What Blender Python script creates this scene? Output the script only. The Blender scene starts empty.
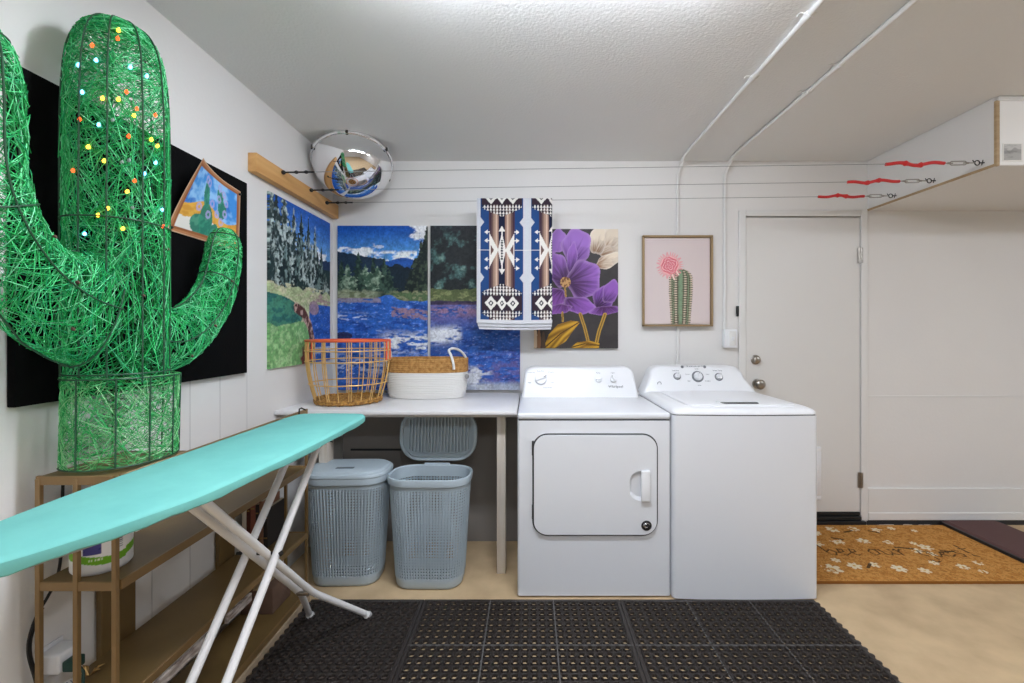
import bpy, bmesh, math, random
import numpy as np
from mathutils import Vector, Matrix

# ------------------------------------------------------------------ camera, world, exposure
scene = bpy.context.scene
COL = scene.collection
cam_data = bpy.data.cameras.new('camera')
cam_data.sensor_width = 36.0
cam_data.lens = 455.0 / 1024.0 * 36.0
cam_data.shift_x = -18.0 / 1024.0
cam_data.shift_y = -11.5 / 1024.0
cam_data.clip_start = 0.02
cam = bpy.data.objects.new('camera', cam_data)
cam.location = (0, 0, 1.295)
cam.rotation_euler = (math.radians(90), 0, 0)
COL.objects.link(cam)
scene.camera = cam
world = bpy.data.worlds.new('world')
scene.world = world
world.use_nodes = True
world.node_tree.nodes['Background'].inputs[0].default_value = (0.9, 0.95, 1.0, 1)
world.node_tree.nodes['Background'].inputs[1].default_value = 0.3
scene.view_settings.view_transform = 'Standard'
scene.view_settings.look = 'None'
scene.view_settings.gamma = 1.0
scene.view_settings.use_curve_mapping = False
scene.view_settings.exposure = 1.55
NEAR_TUBE, REAR_TUBE = 25.0, 8.0          # emission strength of the ceiling fixtures

R = math.radians
random.seed(7)

# ------------------------------------------------------------------ colour and materials
def lin1(c):
    c = c / 255.0
    return c / 12.92 if c <= 0.04045 else ((c + 0.055) / 1.055) ** 2.4

def lin(rgb):
    return tuple(lin1(c) for c in rgb) + (1.0,)

def mat(name, rgb, rough=0.5, metal=0.0, spec=0.5, noise=None, bump=None, emit=None, trans=None, coat=0.0):
    """noise = (scale, second rgb, detail); bump = (scale, strength, distance)"""
    m = bpy.data.materials.new(name)
    m.use_nodes = True
    nt = m.node_tree
    b = nt.nodes['Principled BSDF']
    b.inputs['Base Color'].default_value = lin(rgb)
    b.inputs['Roughness'].default_value = rough
    b.inputs['Metallic'].default_value = metal
    b.inputs['Specular IOR Level'].default_value = spec
    b.inputs['Coat Weight'].default_value = coat
    tc = nt.nodes.new('ShaderNodeTexCoord')
    if noise:
        n = nt.nodes.new('ShaderNodeTexNoise')
        n.inputs['Scale'].default_value = noise[0]
        n.inputs['Detail'].default_value = noise[2] if len(noise) > 2 else 4
        r = nt.nodes.new('ShaderNodeValToRGB')
        r.color_ramp.elements[0].position = 0.35
        r.color_ramp.elements[1].position = 0.68
        r.color_ramp.elements[0].color = lin(rgb)
        r.color_ramp.elements[1].color = lin(noise[1])
        nt.links.new(tc.outputs['Object'], n.inputs['Vector'])
        nt.links.new(n.outputs['Fac'], r.inputs['Fac'])
        nt.links.new(r.outputs['Color'], b.inputs['Base Color'])
    if bump:
        n2 = nt.nodes.new('ShaderNodeTexNoise')
        n2.inputs['Scale'].default_value = bump[0]
        n2.inputs['Detail'].default_value = 3
        bp = nt.nodes.new('ShaderNodeBump')
        bp.inputs['Strength'].default_value = bump[1]
        bp.inputs['Distance'].default_value = bump[2]
        nt.links.new(tc.outputs['Object'], n2.inputs['Vector'])
        nt.links.new(n2.outputs['Fac'], bp.inputs['Height'])
        nt.links.new(bp.outputs['Normal'], b.inputs['Normal'])
    if emit:
        b.inputs['Emission Color'].default_value = lin(emit[0])
        b.inputs['Emission Strength'].default_value = emit[1]
    if trans:
        b.inputs['Transmission Weight'].default_value = trans
    return m

def paint_mat(name, rough=0.6, spec=0.3, bump=None):
    """a printed, painted or woven surface: its own pattern is stored per vertex"""
    m = mat(name, (255, 255, 255), rough, spec=spec, bump=bump)
    nt = m.node_tree
    a = nt.nodes.new('ShaderNodeVertexColor')
    a.layer_name = 'Col'
    nt.links.new(a.outputs['Color'], nt.nodes['Principled BSDF'].inputs['Base Color'])
    return m

def wood_mat(name, c1, c2, scale=(2, 30, 30), rough=0.55):
    m = mat(name, c1, rough)
    nt = m.node_tree
    b = nt.nodes['Principled BSDF']
    tc = [n for n in nt.nodes if n.type == 'TEX_COORD'][0]
    mp = nt.nodes.new('ShaderNodeMapping')
    mp.inputs['Scale'].default_value = scale
    n = nt.nodes.new('ShaderNodeTexNoise')
    n.inputs['Scale'].default_value = 1.6
    n.inputs['Detail'].default_value = 6
    r = nt.nodes.new('ShaderNodeValToRGB')
    r.color_ramp.elements[0].position = 0.3
    r.color_ramp.elements[1].position = 0.7
    r.color_ramp.elements[0].color = lin(c1)
    r.color_ramp.elements[1].color = lin(c2)
    nt.links.new(tc.outputs['Object'], mp.inputs['Vector'])
    nt.links.new(mp.outputs['Vector'], n.inputs['Vector'])
    nt.links.new(n.outputs['Fac'], r.inputs['Fac'])
    nt.links.new(r.outputs['Color'], b.inputs['Base Color'])
    return m

# ------------------------------------------------------------------ mesh helpers
def merge(bm, tb):
    me = bpy.data.meshes.new('tmp')
    tb.to_mesh(me)
    tb.free()
    bm.from_mesh(me)
    bpy.data.meshes.remove(me)

def box(bm, x0, x1, y0, y1, z0, z1, bevel=0.0, seg=2, mtx=None):
    tb = bmesh.new()
    bmesh.ops.create_cube(tb, size=1.0)
    for v in tb.verts:
        v.co = Vector((x0 + (v.co.x + .5) * (x1 - x0), y0 + (v.co.y + .5) * (y1 - y0), z0 + (v.co.z + .5) * (z1 - z0)))
    if bevel > 0:
        bmesh.ops.bevel(tb, geom=list(tb.edges), offset=bevel, segments=seg, affect='EDGES', profile=0.5)
    if mtx is not None:
        bmesh.ops.transform(tb, matrix=mtx, verts=list(tb.verts))
    merge(bm, tb)

def tube(bm, pts, r, n=8, closed=False, caps=True):
    """a round tube along points; r is a number or one radius per point"""
    pts = [Vector(p) for p in pts]
    N = len(pts)
    rs = [r] * N if isinstance(r, (int, float)) else list(r)
    tang = []
    for i in range(N):
        if closed:
            t = pts[(i + 1) % N] - pts[i - 1]
        else:
            t = pts[min(i + 1, N - 1)] - pts[max(i - 1, 0)]
        tang.append(t.normalized() if t.length > 1e-9 else Vector((0, 0, 1)))
    up = Vector((0, 0, 1)) if abs(tang[0].z) < 0.9 else Vector((1, 0, 0))
    a = tang[0].cross(up).normalized()
    rings = []
    for i in range(N):
        a = (a - tang[i] * a.dot(tang[i]))
        a = a.normalized() if a.length > 1e-6 else tang[i].orthogonal().normalized()
        b = tang[i].cross(a)
        rings.append([bm.verts.new(pts[i] + (a * math.cos(2 * math.pi * k / n) + b * math.sin(2 * math.pi * k / n)) * rs[i]) for k in range(n)])
    M = N if closed else N - 1
    for i in range(M):
        A, B = rings[i], rings[(i + 1) % N]
        for k in range(n):
            bm.faces.new((A[k], A[(k + 1) % n], B[(k + 1) % n], B[k]))
    if caps and not closed:
        bm.faces.new(rings[0][::-1])
        bm.faces.new(rings[-1])

def lathe(bm, prof, c, n=32, axis=None, close=False):
    """turn (radius, height) pairs about an axis through c"""
    q = Matrix.Identity(3)
    if axis is not None:
        q = Vector((0, 0, 1)).rotation_difference(Vector(axis)).to_matrix()
    c = Vector(c)
    rings = []
    for (r, h) in prof:
        if r < 1e-6:
            rings.append([bm.verts.new(c + q @ Vector((0, 0, h)))])
        else:
            rings.append([bm.verts.new(c + q @ Vector((r * math.cos(2 * math.pi * k / n), r * math.sin(2 * math.pi * k / n), h))) for k in range(n)])
    for A, B in zip(rings, rings[1:]):
        for k in range(n):
            k2 = (k + 1) % n
            if len(A) == 1 and len(B) == 1:
                continue
            if len(A) == 1:
                bm.faces.new((A[0], B[k2], B[k]))
            elif len(B) == 1:
                bm.faces.new((A[k], A[k2], B[0]))
            else:
                bm.faces.new((A[k], A[k2], B[k2], B[k]))

def ball(bm, c, r, n=12):
    prof = [(r * math.sin(math.pi * i / n), -r * math.cos(math.pi * i / n)) for i in range(n + 1)]
    prof[0] = (0, -r); prof[-1] = (0, r)
    lathe(bm, prof, c, n)

def rrect(x0, x1, y0, y1, r, n=6):
    """rounded rectangle, counter-clockwise 2-D points; r one radius or four (from lower left ccw)"""
    rr = [r] * 4 if isinstance(r, (int, float)) else r
    out = []
    for (cx, cy, a0, q) in ((x0 + rr[0], y0 + rr[0], 180, rr[0]), (x1 - rr[1], y0 + rr[1], 270, rr[1]), (x1 - rr[2], y1 - rr[2], 0, rr[2]), (x0 + rr[3], y1 - rr[3], 90, rr[3])):
        for i in range(n + 1):
            a = R(a0 + 90 * i / n)
            out.append((cx + q * math.cos(a), cy + q * math.sin(a)))
    return out

def loft(bm, loops, cap0=True, cap1=True):
    rings = [[bm.verts.new(p) for p in lp] for lp in loops]
    n = len(rings[0])
    for A, B in zip(rings, rings[1:]):
        for k in range(n):
            bm.faces.new((A[k], A[(k + 1) % n], B[(k + 1) % n], B[k]))
    if cap0:
        bm.faces.new(rings[0][::-1])
    if cap1:
        bm.faces.new(rings[-1])
    return rings

def front_plate(bm, loop, y0, y1, bev=0.002):
    """a plate whose outline (x, z) faces -y, from y0 (front) back to y1, small rounded front edge"""
    cx = sum(p[0] for p in loop) / len(loop); cz = sum(p[1] for p in loop) / len(loop)
    w = max(p[0] for p in loop) - cx; h = max(p[1] for p in loop) - cz
    def sc(d):
        return [(cx + (p[0] - cx) * (1 - d / w), cz + (p[1] - cz) * (1 - d / h)) for p in loop]
    loft(bm, [[(p[0], y0, p[1]) for p in sc(bev)], [(p[0], y0 + bev * .3, p[1]) for p in sc(bev * .3)], [(p[0], y0 + bev, p[1]) for p in loop], [(p[0], y1, p[1]) for p in loop]])

def finish(me, smooth):
    me.update()
    if smooth:
        me.polygons.foreach_set('use_smooth', [True] * len(me.polygons))
        me.set_sharp_from_angle(angle=R(38))

def obj(name, bm, m, parent=None, smooth=True):
    bmesh.ops.recalc_face_normals(bm, faces=list(bm.faces))
    me = bpy.data.meshes.new(name)
    bm.to_mesh(me)
    bm.free()
    me.materials.append(m)
    finish(me, smooth)
    o = bpy.data.objects.new(name, me)
    COL.objects.link(o)
    if parent is not None:
        o.parent = parent
        p, T = parent, Vector((0, 0, 0))
        while p is not None:
            if p.type == 'EMPTY':
                T += p.location
            p = p.parent
        if parent.type == 'EMPTY':
            o.matrix_parent_inverse = Matrix.Translation(-T)
    return o

def tag(o, label, cat, group=None):
    o['label'] = label
    o['category'] = cat
    if group:
        o['group'] = group
    return o

def thing(name, label, cat, loc, group=None):
    o = bpy.data.objects.new(name, None)
    o.empty_display_size = 0.05
    o.location = loc
    COL.objects.link(o)
    return tag(o, label, cat, group)

def struct(name, bm, m, parent=None, smooth=False):
    o = obj(name, bm, m, parent, smooth)
    if parent is None:
        o['kind'] = 'structure'
    return o

def text_bm(s, size, extrude, mtx):
    """lettering as a mesh"""
    cu = bpy.data.curves.new('txt', 'FONT')
    cu.body = s
    cu.size = size
    cu.extrude = extrude
    cu.align_x = 'CENTER'
    cu.align_y = 'CENTER'
    cu.resolution_u = 2
    to = bpy.data.objects.new('txt', cu)
    COL.objects.link(to)
    dg = bpy.context.evaluated_depsgraph_get()
    me = bpy.data.meshes.new_from_object(to.evaluated_get(dg))
    bm = bmesh.new()
    bm.from_mesh(me)
    bmesh.ops.transform(bm, matrix=mtx, verts=list(bm.verts))
    bpy.data.objects.remove(to)
    bpy.data.curves.remove(cu)
    bpy.data.meshes.remove(me)
    return bm

FACE_FRONT = Matrix.Rotation(R(90), 4, 'X')      # lettering that faces -y

# ------------------------------------------------------------------ numpy pattern helpers
def A(c):
    return np.array([lin1(c[0]), lin1(c[1]), lin1(c[2])])

def _hash(ix, iy, seed):
    h = (ix.astype(np.int64) * 374761393 + iy.astype(np.int64) * 668265263 + seed * 1442695041) & 0x7fffffff
    h = ((h ^ (h >> 13)) * 1274126177) & 0x7fffffff
    return ((h ^ (h >> 16)) & 0xffff) / 65535.0

def vnoise(x, y, seed=0):
    ix, iy = np.floor(x), np.floor(y)
    fx, fy = x - ix, y - iy
    fx, fy = fx * fx * (3 - 2 * fx), fy * fy * (3 - 2 * fy)
    a, b = _hash(ix, iy, seed), _hash(ix + 1, iy, seed)
    c, d = _hash(ix, iy + 1, seed), _hash(ix + 1, iy + 1, seed)
    return (a * (1 - fx) + b * fx) * (1 - fy) + (c * (1 - fx) + d * fx) * fy

def fbm(x, y, seed=0, oct=4):
    s, amp, tot = 0, 1.0, 0
    for k in range(oct):
        s = s + amp * vnoise(x * 2 ** k, y * 2 ** k, seed + 17 * k)
        tot += amp
        amp *= 0.55
    return s / tot

def mixc(c, m, col):
    m = np.clip(m, 0, 1)[..., None]
    return c * (1 - m) + np.asarray(col) * m

def step(a, b, x):
    t = np.clip((x - a) / (b - a), 0, 1)
    return t * t * (3 - 2 * t)

def in_poly(x, y, poly):
    res = np.zeros(x.shape, bool)
    j = len(poly) - 1
    for i in range(len(poly)):
        xi, yi = poly[i]; xj, yj = poly[j]
        cond = ((yi > y) != (yj > y)) & (x < (xj - xi) * (y - yi) / ((yj - yi) or 1e-9) + xi)
        res ^= cond
        j = i
    return res

def seg_dist(x, y, pts):
    d = np.full(x.shape, 1e9)
    for (x0, y0), (x1, y1) in zip(pts, pts[1:]):
        L = (x1 - x0) ** 2 + (y1 - y0) ** 2 + 1e-12
        t = np.clip(((x - x0) * (x1 - x0) + (y - y0) * (y1 - y0)) / L, 0, 1)
        d = np.minimum(d, np.hypot(x - x0 - t * (x1 - x0), y - y0 - t * (y1 - y0)))
    return d

def painted(name, m, func, shape, nx, ny, parent=None, thick=None, edge=None):
    """grid sheet with a pattern. shape(S, T) -> x, y, z arrays; S left to right, T top to bottom.
    thick = offset vector to the back makes it a stretched canvas or a thick sheet; edge = colour of its sides"""
    S, T = np.meshgrid(np.linspace(0, 1, nx + 1), np.linspace(0, 1, ny + 1))
    X, Y, Z = shape(S, T)
    co = np.stack([X, Y, Z], -1).reshape(-1, 3)
    colr = np.clip(func(S, T), 0, 1).reshape(-1, 3)
    idx = np.arange((nx + 1) * (ny + 1)).reshape(ny + 1, nx + 1)
    q = np.stack([idx[1:, :-1], idx[1:, 1:], idx[:-1, 1:], idx[:-1, :-1]], -1).reshape(-1, 4)
    faces = q.tolist()
    if thick is not None:
        rim = list(idx[0, :]) + list(idx[1:, -1]) + list(idx[-1, -2::-1]) + list(idx[-2:0:-1, 0])
        base = len(co)
        n = len(rim)
        f = co[rim]
        b = f + np.array(thick)
        co = np.concatenate([co, f, b])
        ec = colr[rim] if edge is None else np.tile(A(edge), (n, 1))
        colr = np.concatenate([colr, ec, ec])
        for k in range(n):
            k2 = (k + 1) % n
            faces.append((base + k, base + n + k, base + n + k2, base + k2)[::-1])
        faces.append([base + n + k for k in range(n)])
    me = bpy.data.meshes.new(name)
    me.from_pydata(co.tolist(), [], faces)
    ca = me.color_attributes.new('Col', 'FLOAT_COLOR', 'POINT')
    ca.data.foreach_set('color', np.concatenate([colr, np.ones((len(colr), 1))], 1).astype(np.float32).ravel())
    me.materials.append(m)
    finish(me, True)
    o = bpy.data.objects.new(name, me)
    COL.objects.link(o)
    if parent is not None:
        o.parent = parent
        if parent.type == 'EMPTY':
            o.matrix_parent_inverse = Matrix.Translation(-parent.location)
    return o

# ------------------------------------------------------------------ materials in use
M = {}
M['wall'] = mat('wall_paint', (226, 224, 221), 0.6, spec=0.3, bump=(60, 0.12, 0.004), noise=(1.5, (229, 227, 224), 3))
M['ceiling'] = mat('ceiling_paint', (232, 232, 231), 0.75, spec=0.2, bump=(90, 0.35, 0.006))
M['trim'] = mat('trim_paint', (226, 225, 222), 0.4)
M['door'] = mat('door_paint', (222, 220, 216), 0.42, bump=(25, 0.05, 0.004))
M['enamel'] = mat('white_enamel', (224, 226, 230), 0.22, spec=0.5, bump=(9, 0.02, 0.004))
M['plastic'] = mat('white_plastic', (235, 236, 238), 0.3)
M['seam'] = mat('dark_seam', (45, 45, 47), 0.6)
M['grey'] = mat('grey_print', (120, 122, 128), 0.5)
M['chrome'] = mat('chrome', (215, 215, 218), 0.18, metal=1.0)
M['nickel'] = mat('satin_nickel', (165, 160, 152), 0.28, metal=1.0)
M['mirror'] = mat('mirror_dome', (238, 238, 240), 0.03, metal=1.0)
M['black'] = mat('black_rubber', (24, 24, 25), 0.55)
M['darkmetal'] = mat('dark_steel', (58, 56, 54), 0.45, metal=0.7)
M['wire'] = mat('steel_wire', (150, 148, 145), 0.45, metal=0.4)
M['redcord'] = mat('red_cord', (205, 38, 40), 0.45)
M['pine'] = wood_mat('pine_plank', (218, 170, 108), (196, 144, 84), (14, 1.2, 18))
M['ply'] = wood_mat('raw_plywood_edge', (190, 165, 128), (168, 140, 102), (3, 3, 40))
M['studwood'] = wood_mat('stud_wood', (214, 206, 196), (190, 176, 158), (18, 18, 1.5))
M['canvas_black'] = mat('black_cloth_board', (9, 9, 10), 0.9, spec=0.1, bump=(140, 0.3, 0.003))
M['print'] = paint_mat('printed_picture', 0.5, 0.3)
M['paper'] = paint_mat('watercolour_paper', 0.8, 0.15)
M['cloth'] = paint_mat('woven_towel', 0.95, 0.1, bump=(600, 0.35, 0.002))
M['coir'] = paint_mat('coir_doormat', 0.95, 0.1, bump=(400, 0.8, 0.004))
M['brass'] = mat('brushed_gold', (176, 140, 88), 0.38, metal=0.75)
M['bronze'] = mat('bronze_shelf', (128, 104, 62), 0.45, metal=0.1, noise=(5, (114, 91, 54), 4))
M['bronze_post'] = mat('bronze_post', (142, 114, 74), 0.4, metal=0.3)
M['teal'] = mat('teal_cover', (114, 188, 181), 0.85, spec=0.15, noise=(7, (122, 196, 188), 5), bump=(9, 0.25, 0.012))
M['legwhite'] = mat('white_tube', (232, 231, 230), 0.3)
M['hamper'] = mat('blue_grey_plastic', (176, 190, 198), 0.42)
M['tabletop'] = mat('white_laminate', (232, 231, 232), 0.3)
M['jute'] = mat('jute_braid', (202, 154, 92), 0.9, noise=(55, (160, 112, 56), 4), bump=(90, 0.8, 0.006))
M['rope'] = mat('white_cotton_rope', (232, 230, 226), 0.9, bump=(110, 0.4, 0.004))
M['goldwire'] = mat('gold_wire', (222, 180, 110), 0.42, metal=0.25)
M['orange'] = mat('orange_wrap', (226, 100, 58), 0.5)
M['straw'] = mat('woven_straw', (196, 146, 72), 0.8, noise=(70, (120, 80, 34), 4), bump=(80, 0.9, 0.008))
M['rubber'] = mat('rubber_mat', (46, 40, 37), 0.42, spec=0.5)
M['rubber_floor'] = mat('rubber_mat_underside', (70, 58, 50), 0.8)
M['seamgrey'] = mat('mat_seam', (98, 96, 95), 0.6)
M['brownmat'] = mat('brown_vinyl', (86, 56, 54), 0.7, bump=(160, 0.2, 0.002))
M['concrete'] = mat('tan_concrete', (207, 181, 143), 0.6, spec=0.3, noise=(5.5, (184, 159, 125), 12), bump=(30, 0.12, 0.004))
M['greywall'] = mat('shaded_ledge_paint', (142, 136, 130), 0.7)  # grey-brown darkened to put the under-table shade into the colour

# ------------------------------------------------------------------ the room
XL, YB, ZC = -1.313, 3.03, 2.42
XR, YR = 4.6, -4.2
bm = bmesh.new(); box(bm, XL - .1, XR + .1, YR - .1, YB + .1, -0.1, 0.0); struct('floor', bm, M['concrete'])
bm = bmesh.new(); box(bm, XL - .1, XR + .1, YR - .1, YB + .1, ZC, ZC + .1); struct('ceiling', bm, M['ceiling'])
bm = bmesh.new(); box(bm, XL - .1, XL, YR - .1, YB + .1, 0, ZC); struct('wall_left', bm, M['wall'])
DX0, DX1, DZ0, DZ1 = 1.432, 2.196, 0.083, 2.05
bm = bmesh.new()
box(bm, XL, DX0, YB, YB + .1, 0, ZC)
box(bm, DX1, XR, YB, YB + .1, 0, ZC)
box(bm, DX0, DX1, YB, YB + .1, DZ1, ZC)
box(bm, DX0, DX1, YB + .04, YB + .1, 0, DZ1)
struct('wall_back', bm, M['wall'])
bm = bmesh.new(); box(bm, XR, XR + .1, YR - .1, YB + .1, 0, ZC); struct('wall_right', bm, M['wall'])
bm = bmesh.new(); box(bm, XL, XR, YR - .1, YR, 0, ZC); struct('wall_rear', bm, M['wall'])
# boxed-in ledge of the wall under the table
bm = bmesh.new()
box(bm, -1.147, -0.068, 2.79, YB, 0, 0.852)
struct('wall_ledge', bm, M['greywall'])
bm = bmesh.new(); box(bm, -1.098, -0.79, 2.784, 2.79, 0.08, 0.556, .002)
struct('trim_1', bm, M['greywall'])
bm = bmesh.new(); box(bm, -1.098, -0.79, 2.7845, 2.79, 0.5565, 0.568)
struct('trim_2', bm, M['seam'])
# door: leaf, casing, threshold
bm = bmesh.new()
box(bm, DX0 + .004, DX1 - .004, YB - .006, YB + .04, DZ0 + .004, DZ1 - .007, .002)
door = struct('door_1', bm, M['door'])
bm = bmesh.new()
box(bm, DX0 - .045, DX0, YB - .014, YB + .03, 0.0, DZ1 + .04, .003)
box(bm, DX1, DX1 + .045, YB - .014, YB + .03, 0.03, DZ1 + .04, .003)
box(bm, DX0, DX1, YB - .014, YB + .03, DZ1, DZ1 + .04, .003)
struct('trim_3', bm, M['trim'])
bm = bmesh.new()
box(bm, DX0, DX1 + .02, YB - .035, YB + .04, 0.0, 0.032, .003)
box(bm, DX0, DX1, YB - .02, YB + .04, 0.036, 0.058, .003)
box(bm, DX0, DX1, YB - .006, YB + .04, 0.062, DZ0, .003)
o = struct('trim_4', bm, M['black'])
def knob(x, z, r, deadbolt):
    bm = bmesh.new()
    if deadbolt:
        lathe(bm, [(0, .034), (r * .55, .034), (r * .72, .03), (r * .8, .012), (r, .008), (r, 0)], (x, YB - .006, z), 24, (0, -1, 0))
        tag_name = 'deadbolt'
    else:
        lathe(bm, [(0, .062), (r * .5, .062), (r * .85, .056), (r, .046), (r * .92, .034), (r * .5, .026), (r * .42, .012), (r, .008), (r * 1.02, 0)], (x, YB - .006, z), 24, (0, -1, 0))
        tag_name = 'door_knob'
    return obj(tag_name, bm, M['nickel'], door)
knob(1.51, 0.938, 0.033, False)
knob(1.497, 1.098, 0.031, True)
for z in (1.79, 0.30):
    bm = bmesh.new()
    for k in range(5):
        tube(bm, [(DX1 - .002, YB - .016, z - .05 + k * .0205), (DX1 - .002, YB - .016, z - .05 + k * .0205 + .019)], .008, 10)
    box(bm, DX1 - .02, DX1 + .012, YB - .0155, YB - .009, z - .05, z + .05)
    obj('hinge', bm, M['nickel'], door)
bm = bmesh.new()      # pet door flap frame low in the door
for (a, b, c, d) in ((1.55, 1.93, .17, .20), (1.55, 1.93, .49, .52), (1.55, 1.58, .20, .49), (1.90, 1.93, .20, .49)):
    box(bm, a, b, YB - .018, YB - .002, c, d, .003)
pf = obj('pet_door_frame', bm, M['plastic'], door)
bm = bmesh.new(); box(bm, 1.58, 1.90, YB - .011, YB - .002, .20, .49, .001); obj('pet_door_flap', bm, M['trim'], door)
bm = bmesh.new()      # strike of the latch on the casing
box(bm, DX0 - .062, DX0 - .045, YB - .012, YB, 1.385, 1.455, .002)
box(bm, DX0 - .066, DX0 - .052, YB - .016, YB - .012, 1.405, 1.435, .001)
tag(obj('latch_plate', bm, M['black']), 'small black latch plate on the left casing of the white door', 'latch')
# baseboards
bm = bmesh.new()
box(bm, DX1 + .045, 3.6, YB - .014, YB, .042, .245, .004)
box(bm, DX1 + .045, 3.6, YB - .020, YB, .035, .085, .004)
struct('baseboard_back', bm, M['trim'])
bm = bmesh.new(); box(bm, DX1 + .045, 3.6, YB - .008, YB, 0.0, .035)
struct('trim_5', bm, M['seam'])
bm = bmesh.new()
rng = random.Random(3)
for k in range(16):
    x = rng.uniform(2.3, 2.7); y = rng.uniform(2.992, 3.012); s = rng.uniform(.005, .014)
    box(bm, x - s * 1.6, x + s * 1.6, y - s * .5, y + s * .5, 0.0, s * .8, s * .2, 1)
o = tag(obj('debris', bm, mat('plaster_crumbs', (196, 188, 178), 0.9)), 'pale plaster crumbs along the wall foot behind the doormat', 'debris')
o['kind'] = 'stuff'

# faint panel joints low on the left wall
bm = bmesh.new()
for y in (1.58, 1.757, 1.927, 2.11):
    box(bm, XL - .001, XL + .0006, y - .0018, y + .0018, 0.0, 1.10)
struct('trim_6', bm, mat('joint_grey', (196, 194, 192), .7))
bm = bmesh.new(); box(bm, DX1 + .045, 3.6, YB - .004, YB + .001, .848, .860, .001, 1); struct('trim_7', bm, M['trim'])
# conduits over ceiling and wall
def conduit(x, zend, label, bx):
    root = thing('conduit', label, 'pipe', (x, YB, zend), 'white conduits over ceiling and wall')
    r = .0105
    yb = YB - r - .001
    pts = [(bx, -1.5, ZC - r), (bx, 1.2, ZC - r), (bx, 2.84, ZC - r)]
    for k in range(1, 7):
        a = R(15 * k)
        pts.append((bx + (x - bx) * k / 6, 2.84 + (yb - 2.84) * math.sin(a), (ZC - r) - .13 * (1 - math.cos(a))))
    pts += [(x, yb, ZC - .3), (x, yb, zend)]
    bm = bmesh.new(); tube(bm, pts, r, 12); obj('pipe', bm, M['trim'], root)
    for y in ((1.62, 2.02) if x < 1.1 else (1.93, 2.14)):
        bm = bmesh.new()
        tube(bm, [(bx, y - .02, ZC - r), (bx, y + .02, ZC - r)], r * 1.25, 12)
        box(bm, bx - .03, bx + .03, y - .009, y + .009, ZC - .004, ZC)
        ball(bm, (bx + .022, y, ZC - .005), .005, 8)
        obj('strap', bm, M['trim'], root)
    return root
conduit(.98, .95, 'white conduit that runs down the wall behind the pink cactus picture', .985)
conduit(1.292, 1.30, 'white conduit that ends at the switch box by the door', 1.30)
sw = thing('switch_box', 'white surface switch box on the wall left of the door', 'switch', (1.32, YB, 1.24))
bm = bmesh.new(); box(bm, 1.276, 1.362, YB - .046, YB, 1.178, 1.30, .005); obj('box', bm, M['plastic'], sw)
bm = bmesh.new(); box(bm, 1.308, 1.352, YB - .05, YB - .044, 1.192, 1.287, .003); obj('cover_plate', bm, M['trim'], sw)
bm = bmesh.new(); box(bm, 1.322, 1.338, YB - .058, YB - .048, 1.226, 1.25, .002); obj('toggle', bm, M['plastic'], sw)

# ceiling fixtures (above and behind the view, plus an added fill light at right)
M['tube'] = mat('lit_diffuser', (255, 255, 255), 0.5, emit=((236, 243, 255), NEAR_TUBE))
M['tube_rear'] = mat('lit_diffuser_rear', (255, 255, 255), 0.5, emit=((236, 243, 255), REAR_TUBE))
M['fill_side'] = mat('fill_diffuser_side', (255, 255, 255), 0.5, emit=((236, 243, 255), 13.0))
def fixture(x, y, L, w, m, label):
    root = thing('ceiling_light', label, 'light', (x, y, ZC), 'fluorescent ceiling lights')
    bm = bmesh.new(); box(bm, x - L / 2 - .02, x + L / 2 + .02, y - w / 2 - .01, y + w / 2 + .01, ZC - .022, ZC, .003); obj('housing', bm, M['trim'], root)
    bm = bmesh.new()
    n = 8
    prof = [(y - w / 2 * math.cos(math.pi * k / n), ZC - .022 - .05 * math.sin(math.pi * k / n)) for k in range(n + 1)]
    loft(bm, [[(x - L / 2, a, b) for a, b in prof], [(x + L / 2, a, b) for a, b in prof]])
    obj('diffuser', bm, m, root)
    return root
fixture(0.1, 1.27, 1.2, .13, M['tube'], 'long lit ceiling light nearest the back wall, just above the frame')
fixture(0.3, -0.9, 1.3, .3, M['tube_rear'], 'wide lit ceiling light behind the camera')
fixture(3.3, 0.5, 1.0, .3, M['fill_side'], 'added unseen fill light on the ceiling at right, in front of the storage loft')  # fill fixture added out of view to brighten right wall and loft front

# storage loft, upper right
loft_root = thing('storage_loft', 'white boxed storage loft with raw plywood edges hung under the ceiling over the door', 'storage loft', (2.25, 2.2, 2.087))
LX, LY0, LZ = 2.247, 2.19, 2.087
bm = bmesh.new(); box(bm, LX, LX + .012, LY0 + .012, YB, LZ + .012, ZC - .001); obj('side_panel', bm, M['wall'], loft_root)
bm = bmesh.new(); box(bm, LX + .001, XR, LY0 + .001, YB, LZ, LZ + .012); obj('bottom_panel', bm, M['wall'], loft_root)
bm = bmesh.new(); box(bm, LX + .014, XR, LY0, LY0 + .012, LZ + .004, ZC - .02); obj('front_panel', bm, mat('loft_front_white', (250, 250, 248), .35), loft_root)
bm = bmesh.new(); box(bm, LX + .005, XR, LY0 - .006, LY0 + .012, ZC - .022, ZC - .002, .002); obj('top_rail', bm, M['trim'], loft_root)
bm = bmesh.new()
box(bm, LX - .002, LX + .013, LY0 - .001, LY0 + .012, LZ - .001, ZC - .02)
box(bm, LX - .002, LX + .001, LY0 + .012, YB, LZ - .001, LZ + .012)
obj('raw_edge', bm, M['ply'], loft_root)
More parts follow.
